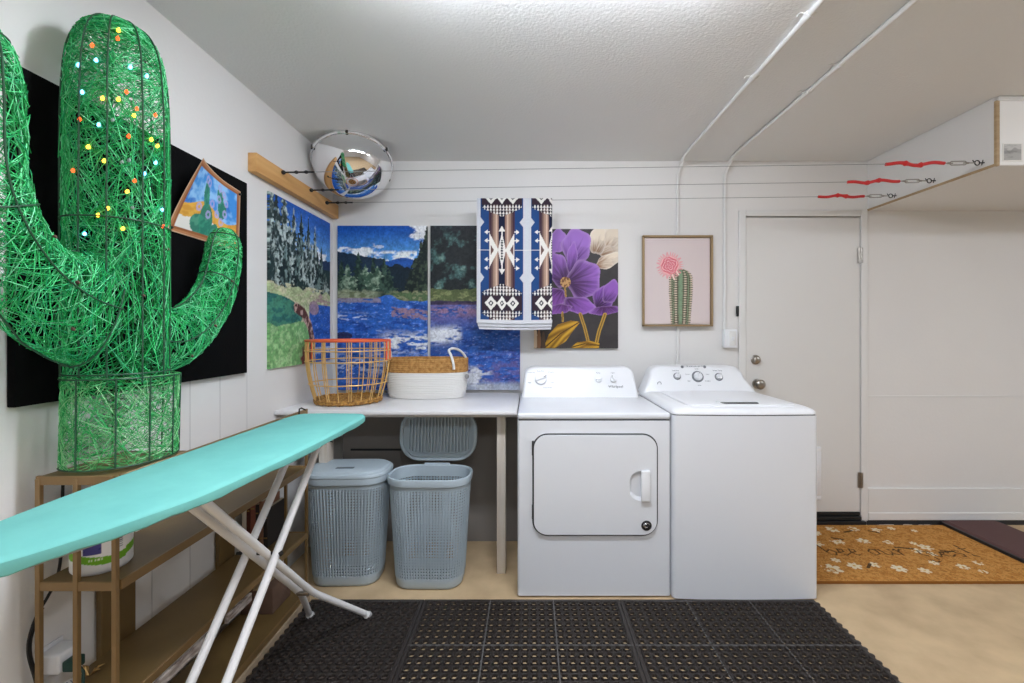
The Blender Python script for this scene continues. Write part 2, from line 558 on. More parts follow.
def small_print(S, T):
    c = np.zeros(S.shape + (3,)) + A((206, 206, 203))
    ridge = .34 + .08 * np.sin(S * 7) + .04 * np.sin(S * 17 + 1)
    c = mixc(c, step(-.03, .03, T - ridge) * .7, A((150, 150, 148)))
    c = mixc(c, step(-.05, .05, T - .56 - .05 * np.sin(S * 5 + 2)) * .8, A((188, 188, 185)))
    c = mixc(c, step(.5, .8, fbm(S * 3, T * 9, 8)) * .5, A((120, 120, 118)))
    edge = (S < .06) | (S > .94) | (T < .05) | (T > .95)
    return mixc(c, edge * 1.0, A((244, 243, 238)))
o = painted('photo_print', M['print'], small_print, lambda S, T: (2.272 + .096 * S, 0 * S + LY0 - .003, 2.192 - .086 * T), 40, 40, thick=(0, .0025, 0))
tag(o, 'small grey photo print stuck to the white loft front', 'photo')

# ------------------------------------------------------------------ clotheslines
plank = bmesh.new(); box(plank, XL + .0005, XL + .042, 2.115, 3.022, 2.033, 2.121, .003, 2)
pk = tag(obj('wood_plank', plank, M['pine']), 'pine plank fixed along the left wall holding the line hooks', 'plank')
lines = [((-1.271, 2.33, 2.102), (2.247, 2.25, 2.122), 'clothesline nearest the camera, strung from plank to loft'),
         ((-1.271, 2.627, 2.102), (2.247, 2.52, 2.122), 'middle of the three clotheslines from plank to loft'),
         ((-1.271, 2.83, 2.086), (2.247, 2.79, 2.118), 'clothesline nearest the back wall, carrying the towel')]
for i, (p, q, lab) in enumerate(lines):
    P, Q = Vector(p), Vector(q)
    root = thing('clothesline', lab, 'clothesline', p, 'clotheslines')
    def at(x):
        return P + (Q - P) * ((x - P.x) / (Q.x - P.x))
    bm = bmesh.new(); tube(bm, [at(-1.1), at(2.0)], .0017, 6); obj('wire', bm, M['wire'], root)
    bm = bmesh.new()                                      # black hook and insulators
    e = .17
    tube(bm, [at(-1.272), at(-1.272 + e)], .0045, 8)
    ball(bm, at(-1.262), .011, 10)
    for f in (.45, .75):
        c = at(-1.272 + e * f)
        lathe(bm, [(0, -.012), (.006, -.009), (.0095, 0), (.006, .009), (0, .012)], c, 10, (1, 0, 0))
    obj('black_hook', bm, M['black'], root)
    x0, x1 = 1.77, 2.052                                  # red knotted cord
    bm = bmesh.new()
    pts, rs = [], []
    for k in range(29):
        f = k / 28
        x = x0 + (x1 - x0) * f
        c = at(x)
        w = (.008 * math.sin(f * 9 + i * 2)) * math.sin(math.pi * f)
        pts.append(c + Vector((0, .003 * math.cos(f * 11 + i), w)))
        kn = sum(math.exp(-((f - g) / .03) ** 2) for g in (.33 + .05 * i, .6))
        rs.append(.0082 + .006 * kn)
    tube(bm, pts, rs, 10)
    obj('red_cord', bm, M['redcord'], root)
    bm = bmesh.new()                                      # turnbuckle and eye
    a, b = at(2.075), at(2.165)
    for s in (-1, 1):
        tube(bm, [a, a + Vector((.012, 0, .009 * s)), b + Vector((-.012, 0, .009 * s)), b], .0025, 6)
    tube(bm, [at(2.05), a + Vector((.02, 0, 0))], .0028, 6)
    tube(bm, [b - Vector((.02, 0, 0)), at(2.2)], .0028, 6)
    for s in (-1, 1):
        lathe(bm, [(0, -.006), (.005, -.006), (.005, .006), (0, .006)], a if s < 0 else b, 8, (1, 0, 0))
    obj('turnbuckle', bm, M['nickel'], root)
    bm = bmesh.new()
    c = at(2.212)
    tube(bm, [c + Vector((.012 * math.cos(t), 0, .012 * math.sin(t))) for t in [2 * math.pi * k / 14 for k in range(14)]], .0026, 6, closed=True)
    tube(bm, [at(2.222), at(2.2465)], .003, 6)
    tube(bm, [at(2.2), at(2.19) + Vector((0, 0, .014))], .0022, 6)
    tube(bm, [at(2.235), at(2.228) + Vector((.006, 0, -.012)), at(2.24) + Vector((0, 0, .014))], .002, 6)
    obj('eye_hook', bm, M['darkmetal'], root)

# ------------------------------------------------------------------ dome mirror
dm = thing('dome_mirror', 'silver convex dome mirror on the ceiling in the left corner', 'mirror', (-1.075, 2.79, ZC))
bm = bmesh.new()
RD, HD, N = .228, .19, 24
AX = Vector((.18, -.45, -.875)).normalized()
cD = Vector((-1.076, 2.762, 2.302))
QD = Vector((0, 0, 1)).rotation_difference(AX)
lathe(bm, [(RD * math.cos(R(90 * k / N)), HD * math.sin(R(90 * k / N))) for k in range(N)] + [(0, HD)], cD, 64, AX)
obj('dome', bm, M['mirror'], dm)
bm = bmesh.new()
lathe(bm, [(RD - .002, .006), (RD + .003, .010), (RD + .009, .004), (RD + .009, -.012), (RD - .002, -.014), (.03, -.016), (0, -.016)], cD, 64, AX)
obj('rim', bm, mat('clear_rim', (225, 225, 226), .12, metal=.8), dm)
for deg in (0, 60, 120, 180, 240, 300):
    bm = bmesh.new()
    a = R(deg)
    m = Matrix.Translation(cD) @ QD.to_matrix().to_4x4() @ Matrix.Rotation(a, 4, 'Z') @ Matrix.Translation((RD + .009, 0, 0))
    box(bm, -.006, .003, -.007, .007, -.015, .012, .001, 1, m)
    obj('clip', bm, M['darkmetal'], dm)

# ------------------------------------------------------------------ pictures
def conifer(c, U, V, cx, top, bot, hw, col, col2, seed, soft=1.0):
    """one painted conifer: ragged triangle with lit right side"""
    h = np.clip((V - top) / (bot - top), 0, 1)
    rag = .55 + .8 * vnoise(V * .55 + seed * 3.1, U * 0 + seed, seed) + .25 * vnoise(V * 1.7, U * .6, seed + 2)
    w = hw * (h ** .8) * rag * (.6 + .8 * vnoise(U * .45, V * .7, seed + 6))
    m = ((np.abs(U - cx) < w) & (V > top) & (V < bot)) * 1.0
    tone = step(.4, .72, fbm(U * .35 + seed, V * .3, seed + 4, 4) + .16 * np.clip((U - cx) / (hw + .1), -1, 1))
    cc = A(col) * (1 - tone[..., None]) + A(col2) * tone[..., None]
    return c * (1 - m[..., None]) + cc * m[..., None]

def water(U, V, seed=0):
    n = fbm(U * .10, V * .32, seed, 5)
    m = fbm(U * .3, V * .8, seed + 9, 4)
    c = np.zeros(U.shape + (3,)) + A((44, 100, 190))
    c = mixc(c, step(.45, .7, n), A((30, 72, 154)))
    c = mixc(c, step(.56, .72, m), A((84, 128, 212)))
    c = mixc(c, step(.73, .84, m) * .7, A((196, 212, 238)))
    return c

def grain(c, S, T, k=.22, seed=5):
    g = fbm(S * 70, T * 110, seed, 3) - .5 + .6 * (fbm(S * 22, T * 34, seed + 3, 3) - .5)
    return np.clip(c * (1 + k * 4 * g)[..., None], 0, 1)

def river_mid(S, T):                       # S, T over 90 x 164 units, left panel of the back wall
    U, V = S * 90, T * 164
    c = np.zeros(S.shape + (3,)) + A((18, 84, 176))
    c = mixc(c, step(0, 34, V), A((84, 152, 218)))
    cl = fbm(U * .08, V * .16, 3)
    c = mixc(c, step(.42, .6, cl) * step(16, 20, V) * (1 - step(30, 36, V)) * (U < 38), A((244, 247, 250)))
    c = mixc(c, step(.35, .5, cl) * step(24, 27, V) * (U > 32) * (U < 80), A((238, 243, 248)))
    c = mixc(c, ((np.hypot((U - 42) / 5, (V - 21) / 1.6) < 1)) * .6, A((235, 240, 248)))
    c = mixc(c, step(.42, .62, fbm(U * .13, V * .17, 8) + .12 * step(70, 86, U) - .25 * step(8, 18, V) - .3 * (1 - step(70, 78, U))) , A((240, 242, 246)))
    far = 36 - 4 * np.exp(-((U - 66) / 12) ** 2)
    c = mixc(c, (V > far) * (U > 40), A((34, 84, 164)))
    ml = 25 + (U * .16) + 2 * vnoise(U * .3, U * 0, 4)
    c = mixc(c, (V > ml) * (U < 48), A((32, 52, 74)))
    c = mixc(c, (V > 38 + 3 * vnoise(U * .4, U * 0, 5) + np.clip(U - 62, 0, 99) * .25) * (U > 42), A((22, 38, 52)))
    for i, (cx, top, hw) in enumerate(((21, 26, 8), (36, 29, 5), (47, 31, 7), (4, 34, 6), (10, 38, 9), (28, 38, 9), (40, 40, 11), (52, 44, 8), (33, 46, 10), (16, 50, 9), (24, 52, 8), (6, 52, 8), (46, 50, 9))):
        light = i in (4, 5, 6, 8, 9, 11)
        c = conifer(c, U, V, cx, top, 70, hw, (30, 50, 46) if not light else (60, 88, 72), (66, 92, 78) if not light else (150, 172, 150), 10 + i)
    for i, (cx, top, hw) in enumerate(((90, 0, 12), (84, 14, 9), (78, 32, 8), (88, 24, 14), (74, 44, 7), (82, 40, 12))):
        c = conifer(c, U, V, cx, top, 68, hw, (22, 34, 34), (62, 78, 62), 40 + i)
    lm = 1 - step(34, 52, U + 8 * vnoise(U * .2, V * .6, 71))
    rm = step(50, 66, U + 8 * vnoise(U * .2, V * .6, 72))
    c = mixc(c, step(-1, 2, V - 62 - 4 * vnoise(U * .3, U * 0, 6)) * lm, A((150, 158, 132)))
    c = mixc(c, (V > 66) * step(.44, .56, fbm(U * .2, V * .5, 12)) * lm, A((112, 122, 92)))
    c = mixc(c, step(-1, 2, V - 65 - 2 * vnoise(U * .4, U * 0, 7)) * rm, A((86, 110, 74)))
    c = mixc(c, (V > 65) * step(.48, .6, fbm(U * .3, V * .5, 14)) * rm, A((140, 142, 110)))
    river = V > 72 + 1.5 * vnoise(U * .2, U * 0, 8) - 4 * step(38, 50, U) + 6.5 * step(52, 66, U)
    c = np.where(river[..., None], water(U, V, 20), c)
    c = mixc(c, (V > 72) * (V < 77) * (U < 44) * (fbm(U * .15, V * .6, 2) > .4) * .7, A((158, 140, 142)))
    bank = step(.38, .5, fbm(U * .25, V * .6, 30)) * (np.abs(V - 86 - (U - 56) * .1) < 5) * (U > 54)
    c = mixc(c, bank * .85, A((158, 126, 138)))
    rap = step(.42, .58, fbm(U * .12, V * .45, 33)) * np.exp(-((V - 117) / 8) ** 2) * step(36, 56, U)
    c = mixc(c, rap * 1.6, A((228, 232, 240)))
    rap2 = step(.45, .6, fbm(U * .12, V * .6, 35)) * np.exp(-((V - 91) / 3) ** 2) * (U < 30)
    c = mixc(c, rap2, A((216, 224, 238)))
    rap3 = step(.5, .62, fbm(U * .2, V * .5, 37)) * np.exp(-((V - 140) / 12) ** 2)
    c = mixc(c, rap3 * .8, A((190, 206, 232)))
    c = mixc(c, (np.hypot((U - 6) / 9, (V - 110) / 4) < 1) * .8, A((44, 36, 44)))
    return c

def river_right(S, T):
    U, V = S * 90, T * 164
    n = fbm(U * .12, V * .12, 50, 5)
    c = np.zeros(S.shape + (3,)) + A((30, 36, 40))
    c = mixc(c, step(.48, .66, n) * (U < 70), A((72, 106, 104)))
    c = mixc(c, step(.64, .76, n), A((116, 148, 140)))
    c = mixc(c, (1 - step(0, 14, V)) * .6, A((40, 44, 52)))
    c = mixc(c, step(.5, .6, fbm(U * .4, V * .4, 52)) * .45, A((14, 18, 22)))
    bank = V > 62 + 3 * vnoise(U * .2, U * 0, 5)
    c = mixc(c, bank, A((88, 100, 62)))
    c = mixc(c, bank * step(.45, .6, fbm(U * .25, V * .5, 55)), A((130, 138, 92)))
    c = mixc(c, (V > 74 + 2 * vnoise(U * .3, U * 0, 6)), A((52, 44, 74)))
    riv = V > 79
    w = water(U, V, 60) * np.array([.95, .8, .78])
    c = np.where(riv[..., None], w, c)
    pb = step(.36, .52, fbm(U * .2, V * .5, 63)) * np.exp(-((V - 86) / 6) ** 2) * (1 - step(50, 95, U) * .7)
    c = mixc(c, pb, A((160, 124, 150)))
    c = mixc(c, np.exp(-((V - 94) / 8) ** 2) * .5, A((104, 98, 158)))
    rap = step(.3, .5, fbm(U * .1, V * .4, 66)) * np.exp(-((V - 110 + U * .06) / 6.5) ** 2) * (1 - step(24, 34, U))
    c = mixc(c, rap * 1.8, A((222, 226, 236)))
    c = mixc(c, step(120, 138, V) * step(.4, .65, fbm(U * .12, V * .35, 68)) * .7, A((104, 88, 136)))
    foam = step(.4, .56, fbm(U * .09, V * .25, 70)) * step(140, 146, V + (74 - U) * .06) * (1 - step(52, 66, U))
    c = mixc(c, foam, A((212, 214, 220)))
    c = mixc(c, step(154, 160, V) * .8, A((176, 182, 190)))
    return c

def river_left(S, T):                       # the panel on the left wall, 100 x 125 units
    U, V = S * 100, T * 125
    c = np.zeros(S.shape + (3,)) + A((26, 92, 186))
    c = mixc(c, step(0, 40, V), A((110, 168, 224)))
    cl = fbm(U * .06, V * .12, 81)
    c = mixc(c, step(.5, .62, cl) * (V > 26) * (V < 42) * (U > 60), A((240, 244, 248)))
    c = mixc(c, (V > 34 + 3 * vnoise(U * .2, U * 0, 82)) * (U > 78), A((40, 60, 96)))
    c = mixc(c, (V > 44) * (U > 78), A((36, 58, 60)))
    for i, (cx, top, hw) in enumerate(((3, -20, 9), (9, -12, 8), (20, -10, 12), (34, 2, 10), (46, 4, 10), (58, 4, 8), (70, 9, 8), (82, 24, 7), (12, 8, 13), (28, 14, 11), (41, 20, 10), (53, 20, 9), (64, 24, 9), (75, 30, 9), (90, 46, 9), (6, 30, 12), (22, 34, 12), (48, 38, 11), (60, 42, 10))):
        light = i % 3 != 1
        c = conifer(c, U, V, cx, top, 74, hw, (38, 58, 58) if light else (26, 42, 46), (178, 194, 190) if light else (116, 140, 136), 100 + i)
    c = mixc(c, (V > 62 + 5 * vnoise(U * .12, U * 0, 83)), A((176, 190, 144)))
    c = mixc(c, (V > 62) * step(.5, .62, fbm(U * .12, V * .3, 84)), A((198, 196, 162)))
    c = mixc(c, (V > 66) * (fbm(U * .1, V * .4, 85) > .56) * (U > 60), A((176, 150, 146)))
    pond = np.hypot((U + 2) / 50, (V - 86) / 15) < 1
    c = mixc(c, pond * 1.0, A((72, 134, 110)))
    c = mixc(c, pond * step(.45, .62, fbm(U * .15, V * .3, 86)), A((44, 104, 98)))
    grass = (V > 92 + 4 * vnoise(U * .1, U * 0, 87) - .06 * U)
    c = mixc(c, grass * 1.0, A((116, 172, 108)))
    c = mixc(c, grass * step(.46, .62, fbm(U * .3, V * .3, 88)), A((160, 200, 142)))
    riv = (U > 58 + np.abs(V - 96) * .10 + 6 * vnoise(V * .2, V * 0, 89)) & (V > 76)
    c = np.where(riv[..., None], water(U * 1.2, V, 90), c)
    c = mixc(c, riv * (V > 112) * (V < 118) * .6, A((220, 226, 238)))
    lg = seg_dist(U, V, [(38, 80), (50, 84), (60, 94), (66, 108), (60, 122)])
    c = mixc(c, (lg < 4.2) * 1.0, A((92, 56, 48)))
    c = mixc(c, (lg < 4.2) * step(.48, .6, fbm(U * .3, V * .3, 91)), A((190, 160, 146)))
    c = mixc(c, (np.hypot((U - 68) / 9, (V - 79) / 6) < 1) * .9, A((158, 132, 146)))
    c = mixc(c, (np.hypot((U - 54) / 10, (V - 118) / 9) < 1) * step(.4, .6, fbm(U * .2, V * .2, 93)), A((120, 64, 60)))
    return c

YP = YB - .024
o = painted('canvas_picture', M['print'], lambda S, T: grain(river_left(S, T), S, T), lambda S, T: (0 * S + XL + .0125, 2.27 + .69 * S, 1.988 - .888 * T), 190, 220, thick=(-.012, 0, 0))
tag(o, 'river landscape canvas of pale tall conifers and meadow on the left wall', 'picture', 'river landscape panels')
o = painted('canvas_picture', M['print'], lambda S, T: grain(river_mid(S, T), S, T), lambda S, T: (-1.272 + .592 * S, 0 * S + YP, 1.984 - 1.085 * T), 180, 300, thick=(0, .0235, 0))
tag(o, 'river landscape canvas with blue sky and forest, in the corner of the back wall', 'picture', 'river landscape panels')
o = painted('canvas_picture', M['print'], lambda S, T: grain(river_right(S, T), S, T), lambda S, T: (-.658 + .592 * S, 0 * S + YP, 1.984 - 1.085 * T), 180, 300, thick=(0, .0235, 0))
tag(o, 'river landscape canvas with dark trees and purple water behind the hanging towel', 'picture', 'river landscape panels')

def flower_print(S, T):
    U, V = 45 + S * 423, 45 + T * 600
    c = np.zeros(S.shape + (3,)) + A((62, 58, 58))
    c = mixc(c, step(.4, .7, fbm(U * .02, V * .02, 3)) * .5, A((50, 47, 48)))
    def petal(c, cx, cy, rx, ry, rot, inner, outer, base, seed, edge=(196, 160, 214)):
        a = R(rot)
        x, y = U - cx, V - cy
        p = (x * math.cos(a) + y * math.sin(a)) / rx
        q = (-x * math.sin(a) + y * math.cos(a)) / ry
        wob = 1 + .07 * np.sin(5 * np.arctan2(q, p) + seed)
        d = np.hypot(p, q) / wob
        ang = np.arctan2(V - base[1], U - base[0])
        dist = np.hypot(U - base[0], V - base[1]) / (rx + ry)
        streak = fbm(ang * 16, dist * 2 + seed, seed, 3)
        t = step(.1, 1.15, dist + (streak - .5) * .7)
        pc = A(inner) * (1 - t[..., None]) + A(outer) * t[..., None]
        pc = mixc(pc, step(.78, .98, d) * .32, A(edge))
        pc = mixc(pc, ((p > .2) & (q > 0)) * .12, A((40, 20, 50)))
        return np.where((d < 1)[..., None], pc, c)
    cream, brown = (236, 222, 202), (124, 84, 52)
    c = petal(c, 415, 120, 62, 95, -25, brown, cream, (330, 190), 2, (250, 244, 234))
    c = petal(c, 370, 100, 45, 75, 10, brown, cream, (340, 200), 3, (250, 244, 234))
    c = petal(c, 440, 80, 40, 60, 20, (150, 110, 80), (228, 214, 194), (380, 170), 4, (250, 244, 234))
    c = petal(c, 420, 205, 70, 34, -25, (140, 96, 60), cream, (340, 230), 5, (250, 244, 234))
    I, O = (62, 26, 74), (156, 104, 196)
    for a in (((163, 105), 42, 62, 12), ((258, 130), 74, 88, 8)):
        c = petal(c, a[0][0], a[0][1], a[1], a[2], a[3], (84, 40, 110), (160, 112, 200), (215, 250), int(a[1]))
    c = petal(c, 236, 195, 26, 85, 6, (72, 34, 96), (150, 98, 190), (225, 270), 9)
    c = petal(c, 168, 250, 52, 88, -14, I, O, (205, 315), 11)
    c = petal(c, 296, 300, 84, 100, 12, I, O, (205, 315), 12)
    c = petal(c, 150, 385, 62, 46, 10, I, (150, 88, 182), (205, 330), 13)
    c = petal(c, 395, 395, 55, 62, 10, (50, 22, 60), (136, 84, 176), (350, 450), 16)
    c = petal(c, 432, 360, 40, 62, 24, (60, 28, 74), (146, 94, 184), (380, 440), 17)
    c = petal(c, 270, 428, 82, 42, 8, (66, 28, 80), (148, 92, 186), (200, 380), 14)
    c = petal(c, 170, 448, 66, 24, -8, (80, 36, 92), (150, 92, 184), (200, 400), 15)
    c = petal(c, 402, 455, 78, 22, -6, (70, 30, 80), (146, 92, 180), (400, 420), 18)
    for pts, w in (([(200, 330), (205, 385)], 4), ([(188, 465), (190, 508)], 5), ([(278, 472), (300, 540), (322, 628)], 8), ([(402, 474), (372, 560), (354, 640)], 9)):
        d = seg_dist(U, V, pts)
        c = mixc(c, (d < w) * 1.0, A((186, 146, 62)))
        c = mixc(c, (d < w * .35) * .8, A((92, 68, 30)))
    d = np.hypot(U - 203, V - 312)
    c = mixc(c, (d < 27) * 1.0, A((196, 150, 92)))
    c = mixc(c, (d < 27) * step(.45, .6, fbm(U * .12, V * .12, 31)), A((110, 70, 40)))
    for poly, ax in (([(92, 645), (120, 575), (165, 525), (230, 505), (278, 512), (240, 560), (205, 610), (150, 645)], [(95, 645), (180, 570), (275, 512)]), ([(225, 645), (262, 615), (320, 606), (375, 620), (372, 645)], [(225, 642), (300, 622), (372, 630)])):
        ins = in_poly(U, V, poly)
        d = seg_dist(U, V, ax)
        st = .5 + .5 * np.sin(d * .22 + U * .05)
        lc = A((206, 158, 46)) * st[..., None] + A((132, 92, 24)) * (1 - st[..., None])
        lc = mixc(lc, (d < 3), A((90, 62, 20)))
        c = np.where(ins[..., None], lc, c)
    for k, x in enumerate((52, 70, 92)):
        d = np.hypot((U - x) / 10, (V - 600 - 10 * k) / 60)
        c = mixc(c, (d < 1) * 1.0, A(((214, 190, 160), (150, 110, 80), (90, 74, 60))[k]))
    return c
o = painted('canvas_picture', M['print'], flower_print, lambda S, T: (.026 + .556 * S, 0 * S + YP, 1.962 - .788 * T), 210, 280, thick=(0, .0235, 0))
tag(o, 'canvas of purple flowers with gold leaves on a dark ground, beside the towel', 'picture')

def cactus_print(S, T):
    U, V = 70 + S * 420, 65 + T * 550
    c = np.zeros(S.shape + (3,)) + A((216, 202, 200))
    w = np.where(V < 330, 76 * np.sqrt(np.clip(1 - ((V - 330) / 68.0) ** 2, 0, 1)), 76 - np.clip(V - 420, 0, 300) * .07)
    cx = 305 - (V - 260) * .01
    x = (U - cx) / np.maximum(w, 1)
    body = (np.abs(x) < 1 + .03 * np.sin(V * .5)) & (V > 262)
    rib = .5 + .5 * np.cos(x * math.pi * 2.6)
    bc = A((134, 160, 128)) * rib[..., None] + A((92, 104, 84)) * (1 - rib[..., None])
    bc = mixc(bc, step(.55, 1, np.abs(x)) * .6, A((112, 96, 80)))
    bc = mixc(bc, step(.5, .7, fbm(U * .08, V * .08, 7)) * .25, A((70, 80, 66)))
    for xc in (-.44, .38, -.92, .9):
        dots = (np.abs(x - xc) < .10) & (np.sin(V * .42 + xc * 9) > -.1)
        bc = mixc(bc, dots * .85, A((226, 196, 178)))
        bc = mixc(bc, (np.abs(np.abs(x - xc) - .17) < .05) & (np.sin(V * .42 + xc * 9) < .2), A((96, 70, 62)))
    c = np.where(body[..., None], bc, c)
    dx, dy = U - 232, V - 240
    r, a = np.hypot(dx, dy), np.arctan2(dy, dx)
    spike = 62 + 26 * np.abs(np.sin(a * 13 + np.sin(a * 5))) ** 2
    c = mixc(c, (r < spike) * step(spike - 40, spike - 8, r) * .85, A((232, 150, 156)))
    c = mixc(c, (r < 56) * 1.0, A((224, 128, 138)))
    c = mixc(c, (r < 60) * (np.sin(r * .34 + 2.2 * np.sin(a * 4)) > .35) * .85, A((244, 190, 190)))
    c = mixc(c, (r < 48) * (np.sin(r * .5 + 3 * np.sin(a * 3 + 1)) > .8) * .8, A((180, 72, 92)))
    for pts in ([(250, 300), (262, 330)], [(278, 280), (290, 300)]):
        c = mixc(c, (seg_dist(U, V, pts) < 5) * 1.0, A((240, 214, 204)))
    return c
fr = thing('framed_picture', 'gold framed print of a flowering cactus on a pale pink ground, left of the door', 'picture', (.97, YB, 1.61))
FX0, FX1, FZ0, FZ1 = .738, 1.2, 1.318, 1.916
o = painted('print', M['print'], cactus_print, lambda S, T: (FX0 + .016 + (FX1 - FX0 - .032) * S, 0 * S + YB - .034, FZ1 - .016 - (FZ1 - FZ0 - .032) * T), 170, 220, parent=fr, thick=(0, .008, 0))
bm = bmesh.new()
for (a, b, c_, d) in ((FX0, FX1, FZ0, FZ0 + .013), (FX0, FX1, FZ1 - .013, FZ1), (FX0, FX0 + .013, FZ0, FZ1), (FX1 - .013, FX1, FZ0, FZ1)):
    box(bm, a, b, YB - .052, YB - .024, c_, d, .0015, 1)
obj('frame', bm, mat('brass_frame', (170, 146, 110), .4, metal=.6), fr)

# black board with the pinned watercolour
bm = bmesh.new(); box(bm, XL + .0005, XL + .022, 1.14, 2.078, 1.10, 1.965, .003)
tag(obj('black_board', bm, M['canvas_black']), 'square black cloth board on the left wall behind the green cactus', 'board')
def watercolour(S, T):
    U, V = S * 100, T * 70
    n = fbm(U * .06, V * .08, 5, 4)
    c = np.zeros(S.shape + (3,)) + A((70, 146, 220))
    c = mixc(c, step(.4, .62, n), A((150, 200, 240)))
    c = mixc(c, step(.6, .7, fbm(U * .08, V * .1, 8)) * .7, A((46, 104, 196)))
    hill = V > 36 + 5 * np.sin(U * .09 + 1.2) + .06 * U
    c = mixc(c, hill * 1.0, A((228, 176, 78)))
    c = mixc(c, hill * step(.45, .65, fbm(U * .08, V * .2, 9)) * .7, A((206, 144, 58)))
    c = mixc(c, (V > 50 + 3 * np.sin(U * .12)) * (U < 62), A((232, 228, 220)))
    gr = lambda: A((64, 148, 120))
    for (cx, cy, rx, ry, rot) in ((42, 50, 10, 17, -10), (33, 56, 12, 9, 20), (36, 26, 5, 14, -14), (64, 28, 5, 14, 6), (68, 34, 6, 10, 24), (60, 22, 3, 8, -20), (46, 58, 9, 8, 0), (55, 58, 5, 9, 30)):
        a = R(rot); x, y = U - cx, V - cy
        d = np.hypot((x * math.cos(a) + y * math.sin(a)) / rx, (-x * math.sin(a) + y * math.cos(a)) / ry)
        c = mixc(c, (d < 1) * .95, gr())
        c = mixc(c, (d < 1) * step(.45, .6, fbm(U * .15, V * .15, int(cx))) * .6, A((38, 108, 96)))
    for (cx, cy) in ((33, 12), (38, 14), (62, 12), (70, 16), (74, 24), (60, 24), (48, 32), (28, 40), (72, 36), (44, 44), (66, 46), (58, 40)):
        d = np.hypot(U - cx, V - cy)
        c = mixc(c, (np.abs(d - 3) < 1.3) * .75, A((176, 170, 222)))
    e = np.minimum(np.minimum(U, 100 - U), np.minimum(V, 70 - V))
    c = mixc(c, (e < 6) * 1.0, A((178, 122, 82)))
    c = mixc(c, (e < 6) * (e > 3.6) * .8, A((146, 86, 52)))
    c = mixc(c, (e < 1) * 1.0, A((206, 170, 140)))
    return c
def paper_shape(S, T):
    lift = .105 * np.clip(1 - S * 1.25, 0, 1) ** 1.6 * np.clip(1 - T * 1.05, 0, 1) ** 1.2
    lift2 = .012 * np.sin(math.pi * np.clip(S, 0, 1)) * T * (1 - T) * 3
    x = XL + .026 + lift + lift2
    y = 1.628 + .395 * S - .012 * T + .02 * np.clip(1 - S * 1.5, 0, 1) * (1 - T)
    z = 1.918 - .008 * S - .268 * T + .02 * np.sin(S * math.pi) * (1 - T) * .6
    return x, y, z
wc = thing('watercolour', 'curling watercolour of green cacti in a desert pinned to the black board', 'painting', (XL + .026, 1.82, 1.78))
sheet = painted('sheet', M['paper'], watercolour, paper_shape, 120, 90, parent=wc)
sheet.modifiers.new('thickness', 'SOLIDIFY').thickness = .0008
for (y, z) in ((2.012, 1.895), (1.628, 1.662)):
    bm = bmesh.new(); lathe(bm, [(0, .008), (.004, .007), (.0055, .003), (.0055, 0), (0, 0)], (XL + .028, y, z), 12, (1, 0, 0)); obj('pin', bm, M['black'], wc)

# ------------------------------------------------------------------ towel over the back line
def towel_pattern(p, q):
    """p across, q down in pattern units (800 to the metre or so), origin at the middle of a motif"""
    p = (p + 120) % 240 - 120
    a = np.abs(p)
    c = np.zeros(p.shape + (3,)) + A((44, 76, 128))
    c = mixc(c, (a < 62), A((74, 54, 66)))
    c = mixc(c, (a < 50), A((112, 88, 84)))
    c = mixc(c, (a < 41), A((166, 136, 120)))
    c = mixc(c, (a < 31), A((206, 178, 158)))
    c = mixc(c, (a < 22), A((150, 118, 106)))
    c = mixc(c, (a < 15), A((36, 40, 62)))
    c = mixc(c, (a > 101), A((206, 208, 214)))
    cr, dk = A((232, 228, 222)), A((34, 34, 48))
    aq = np.abs(q)
    tri = (a < 60) & (a > 16) & (aq < (a - 16) * 1.85)
    c = mixc(c, tri, cr)
    c = mixc(c, (a < 54) & (a > 38) & (aq < (a - 38) * 1.6), A((110, 84, 80)))
    dia = a / 19 + aq / 84
    c = mixc(c, dia < 1, cr)
    c = mixc(c, (a < 3.2 + 2.5 * np.sin(q * .5)) & (aq < 46), dk)
    for q0, up in ((98, 1), (-98, -1)):
        t = (q - q0) * up
        c = mixc(c, (a < (16 - t) * .6) & (t > -10) & (t < 16), cr)
        c = mixc(c, (a < 3) & (t > -30) & (t < -8), cr)
    for qc in (-84, -44, 44, 84):
        t = a - 68
        c = mixc(c, (np.abs(q - qc) < (16 - t) * .7) & (t > 0) & (t < 16), cr)
        c = mixc(c, (np.abs(q - qc) < 2.2) & (a > 58) & (a < 72), cr)
    c = mixc(c, (aq < 1.6) & (a > 60), cr)
    for qc in (-130, 130):
        c = mixc(c, (np.abs(a - 101) / 17 + np.abs(q - qc) / 22) < 1, A((206, 208, 214)))
    for q0 in (-248, 248):
        t = q - q0
        at_ = np.abs(t)
        band = (at_ < 92 - a * .42) & (a < 98)
        dark = band & (a > 0)
        c = mixc(c, dark * .75, dk)
        gx, gy = (p / 15.0) % 1.0, ((at_ - 34) / 15.0) % 1.0
        dots = band & (at_ > 34) & (np.abs(gx - .5) < .42 * gy) & (a < 94)
        c = mixc(c, dots, cr)
        mid = (at_ < 36) & (a < 96)
        c = mixc(c, mid & (at_ < 36), A((58, 46, 56)))
        for pc, w in ((0, 24), (52, 30)):
            d = np.abs(a - pc) / w + at_ / 34
            c = mixc(c, d < 1, cr)
            c = mixc(c, d < .42, dk)
            c = mixc(c, (d < .2), cr)
    return c
TW = thing('towel', 'folded towel with blue and brown geometric pattern hanging over the back clothesline', 'towel', (-.1, 2.826, 2.09))
WX0, WX1 = -.328, .137
WY, WZ = 2.815, 2.098
